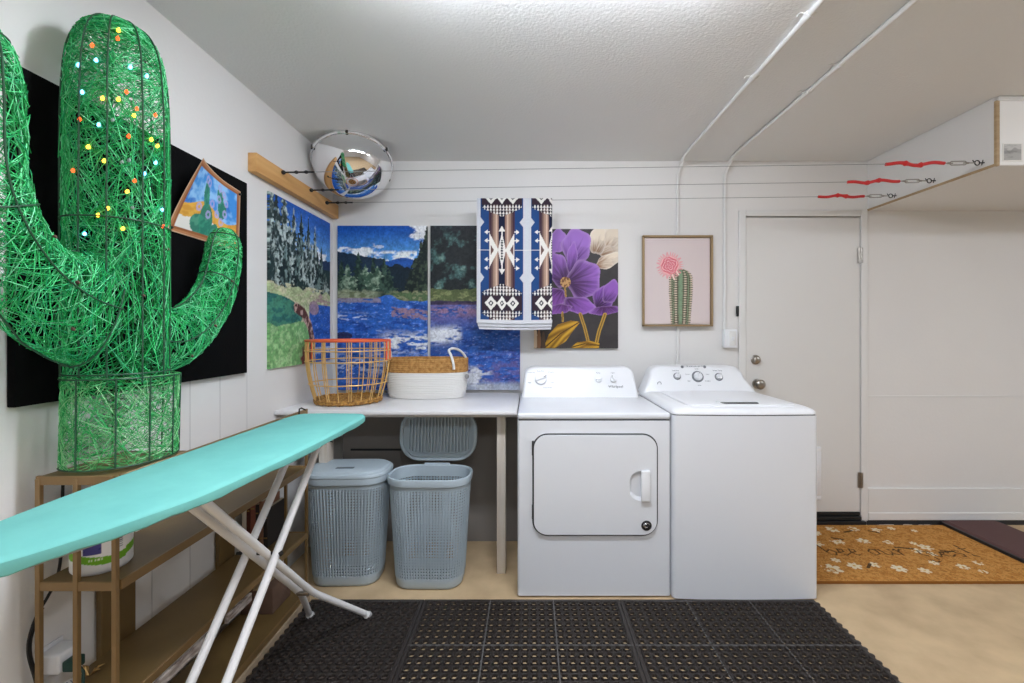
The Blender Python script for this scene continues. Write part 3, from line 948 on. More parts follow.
def towel_layer(name, r, zf, zb, dx0, dx1, plain, thick):
    """one folded layer draped over the line: down the front, round the line, down the back"""
    Lf, Lb, arc = WZ - zf, WZ - zb, math.pi * r
    tot = Lf + arc + Lb
    def shape(S, T):
        d = (1 - T) * tot                     # distance from the front hem
        x = WX0 + dx0 + (WX1 + dx1 - WX0 - dx0) * S
        fr, bk = d < Lf, d > Lf + arc
        th = np.clip((d - Lf) / arc, 0, 1) * math.pi
        y = np.where(fr, WY - r, np.where(bk, WY + r, WY - r * np.cos(th)))
        z = np.where(fr, zf + d, np.where(bk, WZ - (d - Lf - arc), WZ + r * np.sin(th)))
        hang = np.clip((WZ - z) / .8, 0, 1)
        sgn = np.where(fr, -1.0, np.where(bk, 1.0, 0))
        y = y + sgn * hang * (.005 + .005 * np.sin(x * 21 + 1) + .002 * np.sin(x * 55)) + sgn * .006 * np.exp(-((S - 1) / .05) ** 2) * -1
        z = z - .006 * np.sin((x - WX0) * 6) * hang
        return x, y, z
    def func(S, T):
        d = (1 - T) * tot
        x = WX0 + dx0 + (WX1 + dx1 - WX0 - dx0) * S
        if plain:
            return np.zeros(S.shape + (3,)) + A((198, 199, 205)) - .04 * vnoise(S * 40, T * 90, 4)[..., None]
        k = 360 / .465
        p = (x - WX0) * k - 120
        q = (Lf - d) * k * .985 - 236
        c = towel_pattern(p, q)
        c = mixc(c, (d < .016) * 1.0, A((214, 214, 218)))
        c = mixc(c, (S < .012) * 1.0, A((206, 206, 212)))
        return c * (.93 + .12 * vnoise(S * 160, T * 500, 6))[..., None]
    return painted(name, M['cloth'], func, shape, 170, 420 if not plain else 150, parent=TW, thick=None)
front = towel_layer('outer_fold', .012, 1.345, 1.40, 0, 0, False, None)
inner1 = towel_layer('inner_fold', .008, 1.325, 1.335, .006, -.002, True, None)
inner2 = towel_layer('inner_fold', .004, 1.308, 1.315, .012, -.006, True, None)
bm = bmesh.new()
for (xa, xb, yy, zz) in ((WX0 + .002, WX1 - .002, WY - .018, 1.343), (WX0 + .008, WX1 - .004, WY - .014, 1.323), (WX0 + .014, WX1 - .008, WY - .007, 1.306), (WX0 + .014, WX1 - .008, WY + .010, 1.314)):
    tube(bm, [(xa + (xb - xa) * k / 12, yy - .004 * math.sin((xa + (xb - xa) * k / 12) * 21 + 1), zz - .006 * math.sin(((xb - xa) * k / 12) * 6)) for k in range(13)], .0055, 8)
obj('hem', bm, mat('towel_hem', (212, 212, 217), .95, bump=(300, .3, .002)), TW)

# ------------------------------------------------------------------ work table
TZ = .88
tb_ = thing('work_table', 'long white work table between left wall and dryer', 'table', (-.69, 2.68, 0))
bm = bmesh.new(); box(bm, XL + .003, -.066, 2.33, YB - .03, TZ - .02, TZ, .003); obj('tabletop', bm, M['tabletop'], tb_)
bm = bmesh.new(); box(bm, XL + .003, -.066, 2.40, 2.415, TZ - .045, TZ - .021, .001); obj('front_rail', bm, M['trim'], tb_)
for (x0, x1) in ((-1.122, -1.078), (-.176, -.13)):
    bm = bmesh.new(); box(bm, x0, x1, 2.416, 2.50, 0, TZ - .021, .002); obj('leg', bm, M['studwood'], tb_)

# ------------------------------------------------------------------ dryer
DRX0, DRX1, DRY0, DRY1 = -.057, .678, 2.2, 2.92
dr = thing('dryer', 'white front-loading dryer, the left one of the two machines', 'dryer', (.31, 2.55, 0))
bm = bmesh.new()
loft(bm, [[(p[0], p[1], z) for p in rrect(DRX0, DRX1, DRY0, DRY1, .014, 4)] for z in (.010, .862)])
obj('body', bm, M['enamel'], dr)
bm = bmesh.new(); box(bm, DRX0 + .006, DRX1 - .006, DRY0 + .006, DRY1 - .01, .861, .869); obj('top_seam', bm, M['seam'], dr)
bm = bmesh.new(); box(bm, DRX0, DRX1, DRY0 - .002, DRY1, .868, .9, .012, 4); obj('top_panel', bm, M['enamel'], dr)
bm = bmesh.new(); box(bm, DRX0 + .02, DRX1 - .02, DRY0 + .03, DRY1 - .02, .004, .012); obj('plinth', bm, M['seam'], dr)
for (x, y) in ((DRX0 + .06, 2.26), (DRX1 - .06, 2.26), (DRX0 + .06, 2.86), (DRX1 - .06, 2.86)):
    bm = bmesh.new(); lathe(bm, [(0, 0), (.022, 0), (.022, .012), (.008, .014), (.008, .024), (0, .024)], (x, y, 0), 12); obj('foot', bm, M['black'], dr)
# door with a D-shaped finger recess
gx0, gx1, gz0, gz1 = .016, .612, .308, .800
bm = bmesh.new(); front_plate(bm, rrect(gx0 - .002, gx1 + .003, gz0 - .006, gz1 + .001, .074, 10), DRY0 - .0015, DRY0 + .004, .001); obj('door_gasket', bm, M['seam'], dr)
def plate_with_hole(bm, outer, hole, y, yback):
    vs = [[bm.verts.new((p[0], y, p[1])) for p in lp] for lp in (outer, hole)]
    ed = []
    for lp in vs:
        for a, b in zip(lp, lp[1:] + lp[:1]):
            ed.append(bm.edges.new((a, b)))
    bmesh.ops.triangle_fill(bm, use_beauty=True, use_dissolve=False, edges=ed)
    back = [bm.verts.new((v.co.x, yback, v.co.z)) for v in vs[0]]
    n = len(back)
    for k in range(n):
        bm.faces.new((vs[0][k], vs[0][(k + 1) % n], back[(k + 1) % n], back[k]))
    return vs[1]
hole = rrect(.476, .552, .478, .622, [.05, .006, .006, .05], 8)
bm = bmesh.new()
hv = plate_with_hole(bm, rrect(gx0 + .006, gx1 - .006, gz0 + .006, gz1 - .006, .064, 10), hole, DRY0 - .016, DRY0)
inner = [bm.verts.new((.476 + .012 + (v.co.x - .476) * .84, DRY0 - .0025, .55 + (v.co.z - .55) * .78)) for v in hv]
n = len(hv)
for k in range(n):
    bm.faces.new((hv[k], hv[(k + 1) % n], inner[(k + 1) % n], inner[k]))
bm.faces.new(inner)
ddoor = obj('door', bm, M['enamel'], dr)
bm = bmesh.new()
box(bm, .529, .572, DRY0 - .033, DRY0 - .019, .478, .627, .005, 3)
box(bm, .556, .572, DRY0 - .023, DRY0 - .013, .478, .627, .003)
obj('door_handle', bm, M['plastic'], ddoor)
bm = bmesh.new()
lathe(bm, [(0, .004), (.021, .004), (.024, .002), (.025, 0)], (.557, DRY0 - .016, .358), 28, (0, -1, 0)); obj('badge', bm, M['black'], ddoor)
bm = bmesh.new()
for k in range(3):
    r_ = .017 - .005 * k
    tube(bm, [(.557 + r_ * math.cos(R(a + k * 70)), DRY0 - .0205, .358 + r_ * .8 * math.sin(R(a + k * 70))) for a in range(20, 200, 18)], .0013, 6)
obj('badge_emblem', bm, M['chrome'], ddoor)
for z in (.42, .73):
    bm = bmesh.new(); box(bm, gx0 - .004, gx0 + .006, DRY0 - .006, DRY0 + .002, z - .035, z + .035, .001); obj('hinge', bm, M['seam'], dr)
# console
def console(parent, x0, x1, xi0, xi1, y0, ytop0, ytop1, z0, z1, rad):
    """control console: wide foot, sloping face with large rounded upper corners"""
    bm = bmesh.new()
    def loop(y, dz, inset):
        H = z1 - z0 + dz
        L = rrect(0, 1, 0, 1, .0001, 1)
        pts = []
        n = 10
        w0, w1 = x0 + inset, x1 - inset
        u0, u1 = xi0 + inset, xi1 - inset
        zt = z1 + dz - inset
        pts.append((w0, z0)); pts.append((w1, z0))
        for k in range(n + 1):
            a = R(90 * k / n)
            pts.append((u1 - rad + rad * math.cos(a), zt - rad * .8 + rad * .8 * math.sin(a)))
        for k in range(n + 1):
            a = R(90 + 90 * k / n)
            pts.append((u0 + rad + rad * math.cos(a), zt - rad * .8 + rad * .8 * math.sin(a)))
        return pts
    def ring(yf, inset):
        out = []
        for (x, z) in loop(0, 0, inset):
            f = (z - z0) / (z1 - z0)
            out.append((x, yf(f), z))
        return out
    slope = lambda f: y0 + (ytop0 - y0) * f
    loft(bm, [ring(lambda f: slope(f), .016), ring(lambda f: slope(f) + .003, .007), ring(lambda f: slope(f) + .010, .002), ring(lambda f: slope(f) + .02, 0), ring(lambda f: ytop1, 0), ring(lambda f: ytop1 + .01, .01)])
    return obj('control_console', bm, M['plastic'], parent), slope
dcon, dslope = console(dr, -.045, .645, -.030, .628, 2.705, 2.775, 2.88, .899, 1.078, .06)
DN = Vector((0, -(1.078 - .899), .07)).normalized()        # outward normal of the sloping face
DROT = Matrix.Rotation(R(90) - math.atan2(.07, .179), 4, 'X')
def on_face(x, z, slope, z0, z1, off=0.0):
    f = (z - z0) / (z1 - z0)
    return Vector((x, slope(f), z)) + DN * off
def dial(parent, x, z, r, h, slope, z0, z1, name='knob', bar=True, ring=None, ang=40):
    p = on_face(x, z, slope, z0, z1)
    if ring:
        bm = bmesh.new(); lathe(bm, [(ring, 0), (ring, .003), (r, .004), (0, .004)], p, 28, DN); rp = obj(name + '_ring', bm, M['grey'], parent)
    bm = bmesh.new()
    lathe(bm, [(r, 0), (r, h * .55), (r * .9, h * .75), (0, h * .75)], p, 28, DN)
    k = obj(name, bm, M['plastic'], parent)
    if bar:
        bm = bmesh.new()
        m = Matrix.Translation(p) @ DROT @ Matrix.Rotation(R(ang), 4, 'Z')
        box(bm, -r * .95, r * .95, -r * .22, r * .22, h * .6, h * 1.25, r * .08, 2, m)
        obj('grip', bm, M['plastic'], k)
        bm = bmesh.new()
        box(bm, r * .5, r * .98, -r * .06, r * .06, h * 1.24, h * 1.28, 0, 1, m)
        obj('pointer', bm, M['seam'], k)
    return k
dz0, dz1 = .899, 1.078
def lettering(parent, s, x, z, size, slope, z0, z1, m=None, name='lettering', ext=.0004):
    p = on_face(x, z, slope, z0, z1, .0008)
    return obj(name, text_bm(s, size, ext, Matrix.Translation(p) @ DROT), m or M['grey'], parent, smooth=False)
dial(dcon, .068, 1.006, .036, .024, dslope, dz0, dz1, ang=22)
dial(dcon, .412, 1.003, .019, .018, dslope, dz0, dz1, ang=200)
dial(dcon, .500, 1.006, .021, .02, dslope, dz0, dz1, ang=122)
lettering(dcon, 'Whirlpool', .512, .962, .021, dslope, dz0, dz1, M['seam'], 'logo')
for (s, x, z) in (('Timed Dry', .01, 1.044), ('Auto Dry', .066, 1.052), ('Wrinkle', .128, 1.046), ('Cool Down', .107, .956), ('Temp', .412, 1.042), ('Start', .5, 1.042), ('High', .0, .985), ('Low', .135, .985)):
    lettering(dcon, s, x, z, .011, dslope, dz0, dz1)

# ------------------------------------------------------------------ washer
WX, WX2, WYF, WYB = .684, 1.384, 2.18, 2.9
ws = thing('washer', 'white top-loading washer, the right one of the two machines', 'washer', (1.03, 2.55, 0))
def bowed(z, r=.02, bow=.012, x0=WX, x1=WX2, y0=WYF, y1=WYB):
    pts = rrect(x0, x1, y0, y1, r, 4)
    out = []
    k = len(pts) // 2
    base = pts[:5], pts[5:10], pts[10:]
    n = 10
    for p in base[0]:
        out.append((p[0], p[1], z))
    for i in range(1, n):
        f = i / n
        out.append((x0 + r + (x1 - x0 - 2 * r) * f, y0 - bow * math.sin(math.pi * f), z))
    for p in base[1] + base[2]:
        out.append((p[0], p[1], z))
    return out
bm = bmesh.new(); loft(bm, [bowed(.008), bowed(.892)]); obj('body', bm, M['enamel'], ws)
bm = bmesh.new(); loft(bm, [bowed(.890, x0=WX + .005, x1=WX2 - .005, y0=WYF + .005), bowed(.898, x0=WX + .005, x1=WX2 - .005, y0=WYF + .005)]); obj('top_seam', bm, M['seam'], ws)
bm = bmesh.new()
loft(bm, [bowed(.897, .03), bowed(.906, .03), bowed(.918, .04, x0=WX + .006, x1=WX2 - .006, y0=WYF + .008), bowed(.926, .05, x0=WX + .02, x1=WX2 - .02, y0=WYF + .03), bowed(.929, .06, x0=WX + .04, x1=WX2 - .04, y0=WYF + .06)])
obj('top_deck', bm, M['plastic'], ws)
bm = bmesh.new()
lid_loop = lambda ins, z: [(p[0], p[1], z) for p in rrect(.775 + ins, 1.318 - ins, 2.225 + ins, 2.735 - ins, .05, 8)]
loft(bm, [lid_loop(0, .928), lid_loop(.001, .934), lid_loop(.008, .938), lid_loop(.03, .94)])
lid = obj('lid', bm, M['plastic'], ws)
bm = bmesh.new()
loft(bm, [[(p[0], p[1], z) for p in rrect(.95, 1.135, 2.24, 2.288, .02, 6)] for z in (.9385, .9414)])
obj('lid_handle_slot', bm, M['seam'], lid)
bm = bmesh.new()
loft(bm, [[(p[0], p[1], z) for p in rrect(.935, 1.15, 2.276, 2.315, .018, 6)] for z in (.936, .946)])
obj('lid_handle', bm, M['plastic'], lid)
bm = bmesh.new(); box(bm, WX + .02, WX2 - .02, WYF + .03, WYB - .02, .004, .012); obj('plinth', bm, M['seam'], ws)
for (x, y) in ((WX + .06, 2.25), (WX2 - .06, 2.25), (WX + .06, 2.84), (WX2 - .06, 2.84)):
    bm = bmesh.new(); lathe(bm, [(0, 0), (.022, 0), (.022, .012), (.008, .014), (.008, .03), (0, .03)], (x, y, 0), 12); obj('foot', bm, M['black'], ws)
wz0, wz1 = .915, 1.081
wcon, wslope = console(ws, WX + .004, WX2 - .004, .735, 1.318, 2.755, 2.83, 2.915, wz0, wz1, .075)
DN = Vector((0, -(wz1 - wz0), .075)).normalized()
DROT = Matrix.Rotation(R(90) - math.atan2(.075, .173), 4, 'X')
for (x, z, r, rg) in ((.905, 1.018, .017, .023), (1.032, 1.016, .026, .036), (1.162, 1.014, .018, .025)):
    dial(wcon, x, z, r, .022, wslope, wz0, wz1, ang=70, ring=rg)
for (s, x, z, sz) in (('Load Size', .9, 1.052, .011), ('Cycle', 1.032, 1.062, .010), ('Water Temp', 1.16, 1.052, .011), ('Normal', .97, 1.03, .009), ('Heavy', 1.095, 1.03, .009), ('Start', .975, .99, .009), ('Delicates', 1.09, .99, .009), ('Rinse', 1.035, .965, .009), ('fill wash rinse spin done', 1.03, 1.078, .012)):
    lettering(wcon, s, x, z, sz, wslope, wz0, wz1)
for (x, z) in ((.945, 1.074), (1.085, 1.074)):
    p = on_face(x, z, wslope, wz0, wz1)
    bm = bmesh.new(); lathe(bm, [(.009, 0), (.009, .002), (0, .002)], p, 16, DN); obj('indicator', bm, M['grey'], wcon)
p = on_face(.79, .975, wslope, wz0, wz1, .001)
bm = bmesh.new(); tube(bm, [p + Vector((.011 * math.cos(2 * math.pi * k / 16), 0, .011 * math.sin(2 * math.pi * k / 16))) for k in range(16)], .0016, 6, closed=True); obj('seal_mark', bm, M['grey'], wcon)

dr.scale = (1.01, 1.0, .993)
ws.scale = (.996, 1.0, .992)

# ------------------------------------------------------------------ wire basket
wb = thing('wire_basket', 'round gold wire basket with an orange rim on the left of the table', 'basket', (-1.05, 2.63, TZ))
CX, CY = -1.045, 2.625
def br(z):                                                # radius of the wall at a height above the table
    f = z / .355
    return .174 + .052 * math.sin(min(f * 1.25, 1) * math.pi / 2) * (1 if f < .8 else 1 - .02 * (f - .8))
nv = 20
for k in range(nv):
    a = 2 * math.pi * (k + .3) / nv
    bm = bmesh.new()
    for d in (-.006, .006) if k % 2 == 0 else (0,):
        tube(bm, [(CX + br(z) * math.cos(a) - d * math.sin(a), CY + br(z) * math.sin(a) + d * math.cos(a), TZ + z) for z in [.008 + .345 * j / 9 for j in range(10)]], .0028, 6)
    obj('upright_wire', bm, M['goldwire'], wb)
for z in (.115, .24, .30):
    bm = bmesh.new()
    rr_ = br(z) + .0045
    tube(bm, [(CX + rr_ * math.cos(2 * math.pi * k / 48), CY + rr_ * math.sin(2 * math.pi * k / 48), TZ + z) for k in range(48)], .0034, 8, closed=True)
    obj('hoop', bm, M['goldwire'], wb)
bm = bmesh.new()
rr_ = br(.355)
tube(bm, [(CX + rr_ * math.cos(2 * math.pi * k / 56), CY + rr_ * math.sin(2 * math.pi * k / 56), TZ + .355) for k in range(56)], .0068, 10, closed=True)
obj('rim', bm, M['orange'], wb)
for s in (-1, 1):
    bm = bmesh.new()
    for da in (-.13, .13):
        a = (math.pi if s < 0 else 0) + da
        tube(bm, [(CX + (br(z) + .003) * math.cos(a), CY + (br(z) + .003) * math.sin(a), TZ + z) for z in (.245, .28, .32, .355)], .0062, 8)
    obj('handle_wrap', bm, M['orange'], wb)
bm = bmesh.new()
for j in range(9):
    r_ = .02 + .019 * j
    tube(bm, [(CX + r_ * math.cos(2 * math.pi * k / 36), CY + r_ * math.sin(2 * math.pi * k / 36), TZ + .0135 + .004 * math.sin(k * 2.6 + j)) for k in range(36)], .0088, 6, closed=True)
for j in range(2):
    r_ = .178
    tube(bm, [(CX + (r_ + .004 * math.sin(k * 1.9 + j)) * math.cos(2 * math.pi * k / 56), CY + r_ * math.sin(2 * math.pi * k / 56), TZ + .013 + .012 * j + .004 * math.sin(k * 2.3)) for k in range(56)], .008, 6, closed=True)
obj('woven_base', bm, M['straw'], wb)

# ------------------------------------------------------------------ rope basket
rb = thing('rope_basket', 'oval white rope basket with a jute band and loop handles on the table', 'basket', (-.655, 2.83, TZ))
OX, OY = -.640, 2.845
def oval(rx, ry, z, n=56, e=2.6):
    out = []
    for k in range(n):
        t = 2 * math.pi * k / n
        c, s = math.cos(t), math.sin(t)
        out.append((OX + rx * math.copysign(abs(c) ** (2 / e), c), OY + ry * math.copysign(abs(s) ** (2 / e), s), z))
    return out
def coil(z0, z1, rows, r, f):
    bm = bmesh.new()
    for j in range(rows):
        z = z0 + (z1 - z0) * (j + .5) / rows
        rx, ry = f(z)
        tube(bm, oval(rx, ry, z), r, 8, closed=True)
    return bm
wall_f = lambda z: (.222 + .022 * min(1, (z - TZ) / .12) ** .5, .118 + .014 * min(1, (z - TZ) / .12) ** .5)
bm = coil(TZ + .002, TZ + .158, 15, .0058, wall_f)
loft(bm, [oval(.214, .11, TZ + .004), oval(.214, .11, TZ + .012)])
obj('rope_wall', bm, M['rope'], rb)
bm = coil(TZ + .158, TZ + .242, 7, .0072, lambda z: (.246, .134))
obj('jute_band', bm, M['jute'], rb)
for pts in ([(-.455, 2.722, 1.06), (-.458, 2.714, 1.10), (-.472, 2.716, 1.145), (-.488, 2.735, 1.172), (-.468, 2.775, 1.182), (-.436, 2.82, 1.168), (-.408, 2.86, 1.13), (-.398, 2.872, 1.085), (-.396, 2.875, 1.05)],
            [(-.866, 2.775, 1.06), (-.872, 2.77, 1.12), (-.874, 2.778, 1.175), (-.882, 2.80, 1.212), (-.892, 2.85, 1.216), (-.896, 2.90, 1.175), (-.892, 2.925, 1.12), (-.886, 2.93, 1.06)]):
    bm = bmesh.new()
    fine = []
    for q in range(len(pts) - 1):
        p0, p1, p2, p3 = [Vector(pts[max(0, min(len(pts) - 1, q + e))]) for e in (-1, 0, 1, 2)]
        for k in range(4):
            t = k / 4
            fine.append(.5 * (2 * p1 + (p2 - p0) * t + (2 * p0 - 5 * p1 + 4 * p2 - p3) * t * t + (3 * p1 - p0 - 3 * p2 + p3) * t ** 3))
    fine.append(Vector(pts[-1]))
    tube(bm, fine, .0078, 10)
    obj('rope_handle', bm, M['rope'], rb)
bm = bmesh.new(); ball(bm, (OX + .252, OY - .05, TZ + .13), .014, 10); obj('rope_knot', bm, mat('grey_knot', (150, 148, 146), .9), rb)

# ------------------------------------------------------------------ laundry hampers
def hamper_loop(w, d, r, z, cx, cy, seg):
    """evenly spaced points round a rounded rectangle"""
    base = rrect(cx - w / 2, cx + w / 2, cy - d / 2, cy + d / 2, r, 8)
    base.append(base[0])
    ds = [0]
    for a, b in zip(base, base[1:]):
        ds.append(ds[-1] + math.hypot(b[0] - a[0], b[1] - a[1]))
    out, j = [], 0
    for k in range(seg):
        t = ds[-1] * k / seg
        while ds[j + 1] < t:
            j += 1
        f = (t - ds[j]) / max(1e-9, ds[j + 1] - ds[j])
        out.append(Vector((base[j][0] + (base[j + 1][0] - base[j][0]) * f, base[j][1] + (base[j + 1][1] - base[j][1]) * f, z)))
    return out
def hamper(cx, cy, label, rot, open_lid):
    root = thing('laundry_hamper', label, 'hamper', (cx, cy, 0), 'blue-grey hampers under the table')
    root.rotation_euler.z = rot
    H, nr = .545, 72
    dim = lambda z: (.335 + .068 * z / H, 0.207 + .045 * z / H, .078 + .02 * z / H)
    def loop(z, grow=0.0, seg=nr):
        w, d, r = dim(z)
        return hamper_loop(w + grow, d + grow, r + grow / 2, z, 0, 0, seg)
    def ob(name, bm, parent=root):
        o = obj(name, bm, M['hamper'], parent)
        if parent is root:
            o.matrix_parent_inverse = Matrix.Identity(4)
        return o
    # ribs
    bm = bmesh.new()
    zs = [.05, .17, .29, .41, .50]
    L4 = [loop(z, .006, nr * 8) for z in zs]
    for k in range(nr):
        i0, i1, i2 = k * 8 - 2, k * 8, k * 8 + 2
        loft(bm, [[l[i0], l[i1] + (l[i1] - Vector((0, 0, l[i1].z))).normalized() * .0016, l[i2], (l[i1] - (l[i1] - Vector((0, 0, l[i1].z))).normalized() * .006)] for l in L4], False, False)
    # cross bars behind the ribs, spaced to leave perforations
    nb = 30
    for j in range(nb):
        z = .052 + .446 * j / nb
        a, b = loop(z, .0, 60), loop(z + .0062, .0, 60)
        a2, b2 = loop(z, -.004, 60), loop(z + .0062, -.004, 60)
        for A_, B_ in ((a, b), (b, b2), (a2, a)):
            va = [bm.verts.new(p) for p in A_]; vb = [bm.verts.new(p) for p in B_]
            for q in range(60):
                bm.faces.new((va[q], va[(q + 1) % 60], vb[(q + 1) % 60], vb[q]))
    ob('ribbed_wall', bm)
    # base
    bm = bmesh.new()
    loft(bm, [[p for p in loop(.003, -.03)], loop(.0, -.022), loop(.008, -.004), loop(.02, .003), loop(.052, .005), loop(.052, -.004), loop(.022, -.006), loop(.012, -.014)])
    ob('base', bm)
    # collar
    bm = bmesh.new()
    rings = loft(bm, [loop(.495, .003), loop(.515, .006), loop(.522, .022), loop(.548, .026), loop(.556, .020), loop(.558, .010), loop(.552, -.002), loop(.495, -.004)], False, False)
    for k in range(nr):
        bm.faces.new((rings[-1][k], rings[-1][(k + 1) % nr], rings[0][(k + 1) % nr], rings[0][k]))
    ob('collar', bm)
    # lid: shallow two-step dome; stands upright behind the hinge when open
    w, d, r = dim(H)
    def lid_loop(g, z):
        return hamper_loop(w + g, d + g, max(.03, r + g / 2), z, 0, 0, 84)
    bm = bmesh.new()
    loft(bm, [lid_loop(-.006, .0), lid_loop(.022, .0), lid_loop(.030, .004), lid_loop(.030, .014), lid_loop(.022, .020), lid_loop(.0, .022), lid_loop(-.012, .030), lid_loop(-.035, .034), lid_loop(-.10, .037)], False, True)
    loft(bm, [lid_loop(-.006, .0), lid_loop(-.008, .014), lid_loop(-.03, .018)], False, True)
    slot = bmesh.new()
    # stiffening ribs on the underside
    for k in range(19):
        x = -.165 + .33 * k / 18
        yy = (d / 2 - .03) * (1 - max(0, (abs(x) - .11) / .13) ** 2)
        box(bm, x - .0035, x + .0035, -yy, yy, .002, .020)
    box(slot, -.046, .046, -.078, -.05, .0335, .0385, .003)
    if open_lid:
        m = Matrix.Translation((0, d / 2 + .034, .572)) @ Matrix.Rotation(R(-98), 4, 'X') @ Matrix.Translation((0, -d / 2 - .012, -.004))
    else:
        m = Matrix.Translation((0, 0, .553))
    bmesh.ops.transform(bm, matrix=m, verts=list(bm.verts))
    bmesh.ops.transform(slot, matrix=m, verts=list(slot.verts))
    lid = ob('lid', bm)
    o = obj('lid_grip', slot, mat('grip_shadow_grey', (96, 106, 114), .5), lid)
    bm = bmesh.new()
    tube(bm, [(-.07, d / 2 + .022, .556), (.07, d / 2 + .022, .556)], .006, 10)
    ob('hinge', bm)
    return root
hamper(-.948, 2.392, 'blue-grey ribbed laundry hamper with closed lid, under the table', R(2), False)
hamper(-.515, 2.365, 'blue-grey ribbed laundry hamper with its lid standing open, under the table', R(-1), True)

# ------------------------------------------------------------------ bronze shelf unit along the left wall
SY0, SY1, SXF, SXB = 1.17, 2.17, -1.06, -1.30
TIERS = (.055, .33, .645, .917)
su = thing('shelf_unit', 'low bronze metal shelf unit along the left wall, under the green cactus', 'shelf unit', (-1.18, 1.67, 0))
for y in (SY0, SY1):
    for x in (SXF - .006, -1.165, -1.262):
        bm = bmesh.new(); box(bm, x - .006, x + .006, y - .006, y + .006, 0.0, (TIERS[3] if y == SY0 else .84) - .004, .001, 1); obj('post', bm, M['bronze_post'], su)
for i, z in enumerate(TIERS):
    bm = bmesh.new()
    box(bm, -1.268, SXF - .002, SY0 + .004, (SY1 if i < 3 else 1.43) - .004, z - .012, z, .001, 1)
    sh = obj('shelf', bm, M['bronze'], su)
    bm = bmesh.new()
    box(bm, SXF - .004, SXF + .004, SY0 + .007, SY1 - .007, z - .022, z + .004, .001, 1)
    obj('shelf_lip', bm, M['bronze_post'], sh)
    for y in (SY0, SY1) if i < 3 else (SY0,):
        bm = bmesh.new()
        box(bm, -1.268, SXF - .012, y - .004, y + .004, z - .02, z + .003, .001, 1)
        obj('end_rail', bm, M['bronze_post'], sh)
for (y0, y1) in ((1.37, 1.49), (1.89, 1.99)):
    bm = bmesh.new()
    box(bm, SXB - .008, SXB + .010, y0, y1, .055, .64, .002, 1)
    obj('back_panel', bm, M['bronze'], su)
worn = wood_mat('worn_painted_wood', (206, 196, 188), (92, 72, 58), (30, 14, 60), .8)
for (y0, y1) in ((1.19, 1.50), (1.58, 1.72)):
    bm = bmesh.new(); box(bm, SXF - .002, SXF + .010, y0, y1, .272, .303, .002, 1); obj('worn_strip', bm, worn, su)
bm = bmesh.new(); box(bm, SXF - .002, SXF + .010, SY0, SY1, .004, .032, .002, 1); obj('foot_rail', bm, mat('pale_rail', (176, 156, 130), .6), su)

# things on it
tubm = thing('stain_remover_tub', 'white tub with a green band and blue shirt picture on the middle shelf', 'tub', (-1.18, 1.262, .645))
def tub_paint(S, T):
    c = np.zeros(S.shape + (3,)) + A((238, 238, 236))
    band = np.abs(T - .80 + .05 * np.sin(S * 12)) < .06
    c = mixc(c, band * 1.0, A((118, 182, 40)))
    c = mixc(c, band * ((S * 60) % 1 < .5) * (np.abs(T - .81) < .018) * (S > .80) * (S < .88), A((230, 240, 210)))
    U, V = (S - .82) * 100, (T - .56) * 42
    shirt = in_poly(U, V, [(-5, -5), (-2, -7), (0, -5.5), (2, -7), (5, -5), (7, -1), (4.6, .5), (4.6, 7), (-4.6, 7), (-4.6, .5), (-7, -1)])
    c = mixc(c, shirt * 1.0, A((74, 72, 138)))
    c = mixc(c, shirt * step(.5, .65, fbm(U * .5, V * .5, 3)), A((46, 46, 104)))
    c = mixc(c, (np.abs(S - .72) < .006) * (np.sin(T * 120) > -.3) * (T > .35) * (T < .74), A((70, 74, 80)))
    c = mixc(c, (np.abs(S - .95) < .03) * (np.sin(T * 200) > .1) * (T > .3) * (T < .72) * ((S * 400 % 1) < .8), A((120, 124, 130)))
    return c
rT = .0592
painted('label', M['print'], tub_paint, lambda S, T: (-1.18 + rT * np.cos(2 * math.pi * S), 1.256 + rT * np.sin(2 * math.pi * S), .655 + .165 * (1 - T)), 160, 90, parent=tubm)
bm = bmesh.new()
lathe(bm, [(0, 0), (.054, 0), (.0585, .006), (.059, .012), (.0582, .014), (.0582, .172), (.056, .178), (0, .178)], (-1.18, 1.256, .646), 48)
obj('tub_body', bm, M['plastic'], tubm)
bm = bmesh.new()
lathe(bm, [(0, .2), (.052, .2), (.058, .196), (.060, .19), (.060, .176), (.056, .174)], (-1.18, 1.256, .646), 48)
obj('lid', bm, M['plastic'], tubm)

tubm.scale = (1.1, 1.1, 1.04)
bc = [((232, 226, 214), .020, .225), ((92, 44, 36), .017, .20), ((150, 92, 74), .022, .21), ((58, 44, 40), .016, .19), ((150, 108, 84), .018, .205), ((46, 40, 38), .02, .17)]  # last cover is near-black to stand in for the shadow beside the spines
x = -1.275
for i, (c_, w, h) in enumerate(bc):
    lab = ('cream book', 'dark red book', 'light terracotta book', 'dark brown book', 'tan book', 'low shade-black book')[i] + ' standing in the short row at the far end of the shelf unit'
    bk = thing('book', lab, 'book', (x + w / 2, 2.08, .331), 'books on the shelf unit')
    bm = bmesh.new(); box(bm, x, x + w - .001, 2.012, 2.15, .331, .331 + h, .002, 1)
    obj('cover', bm, mat('book_cover', c_, .6), bk)
    bm = bmesh.new(); box(bm, x + .003, x + w - .004, 2.016, 2.152, .331 + .004, .331 + h + .0005); obj('pages', bm, mat('pages', (225, 215, 195), .9), bk)
    bm = bmesh.new()
    for zz in (.04, h - .04):
        box(bm, x + .002, x + w - .003, 2.0112, 2.013, .331 + zz, .331 + zz + .006)
    obj('spine_band', bm, M['brass'], bk)
    x += w + .0005
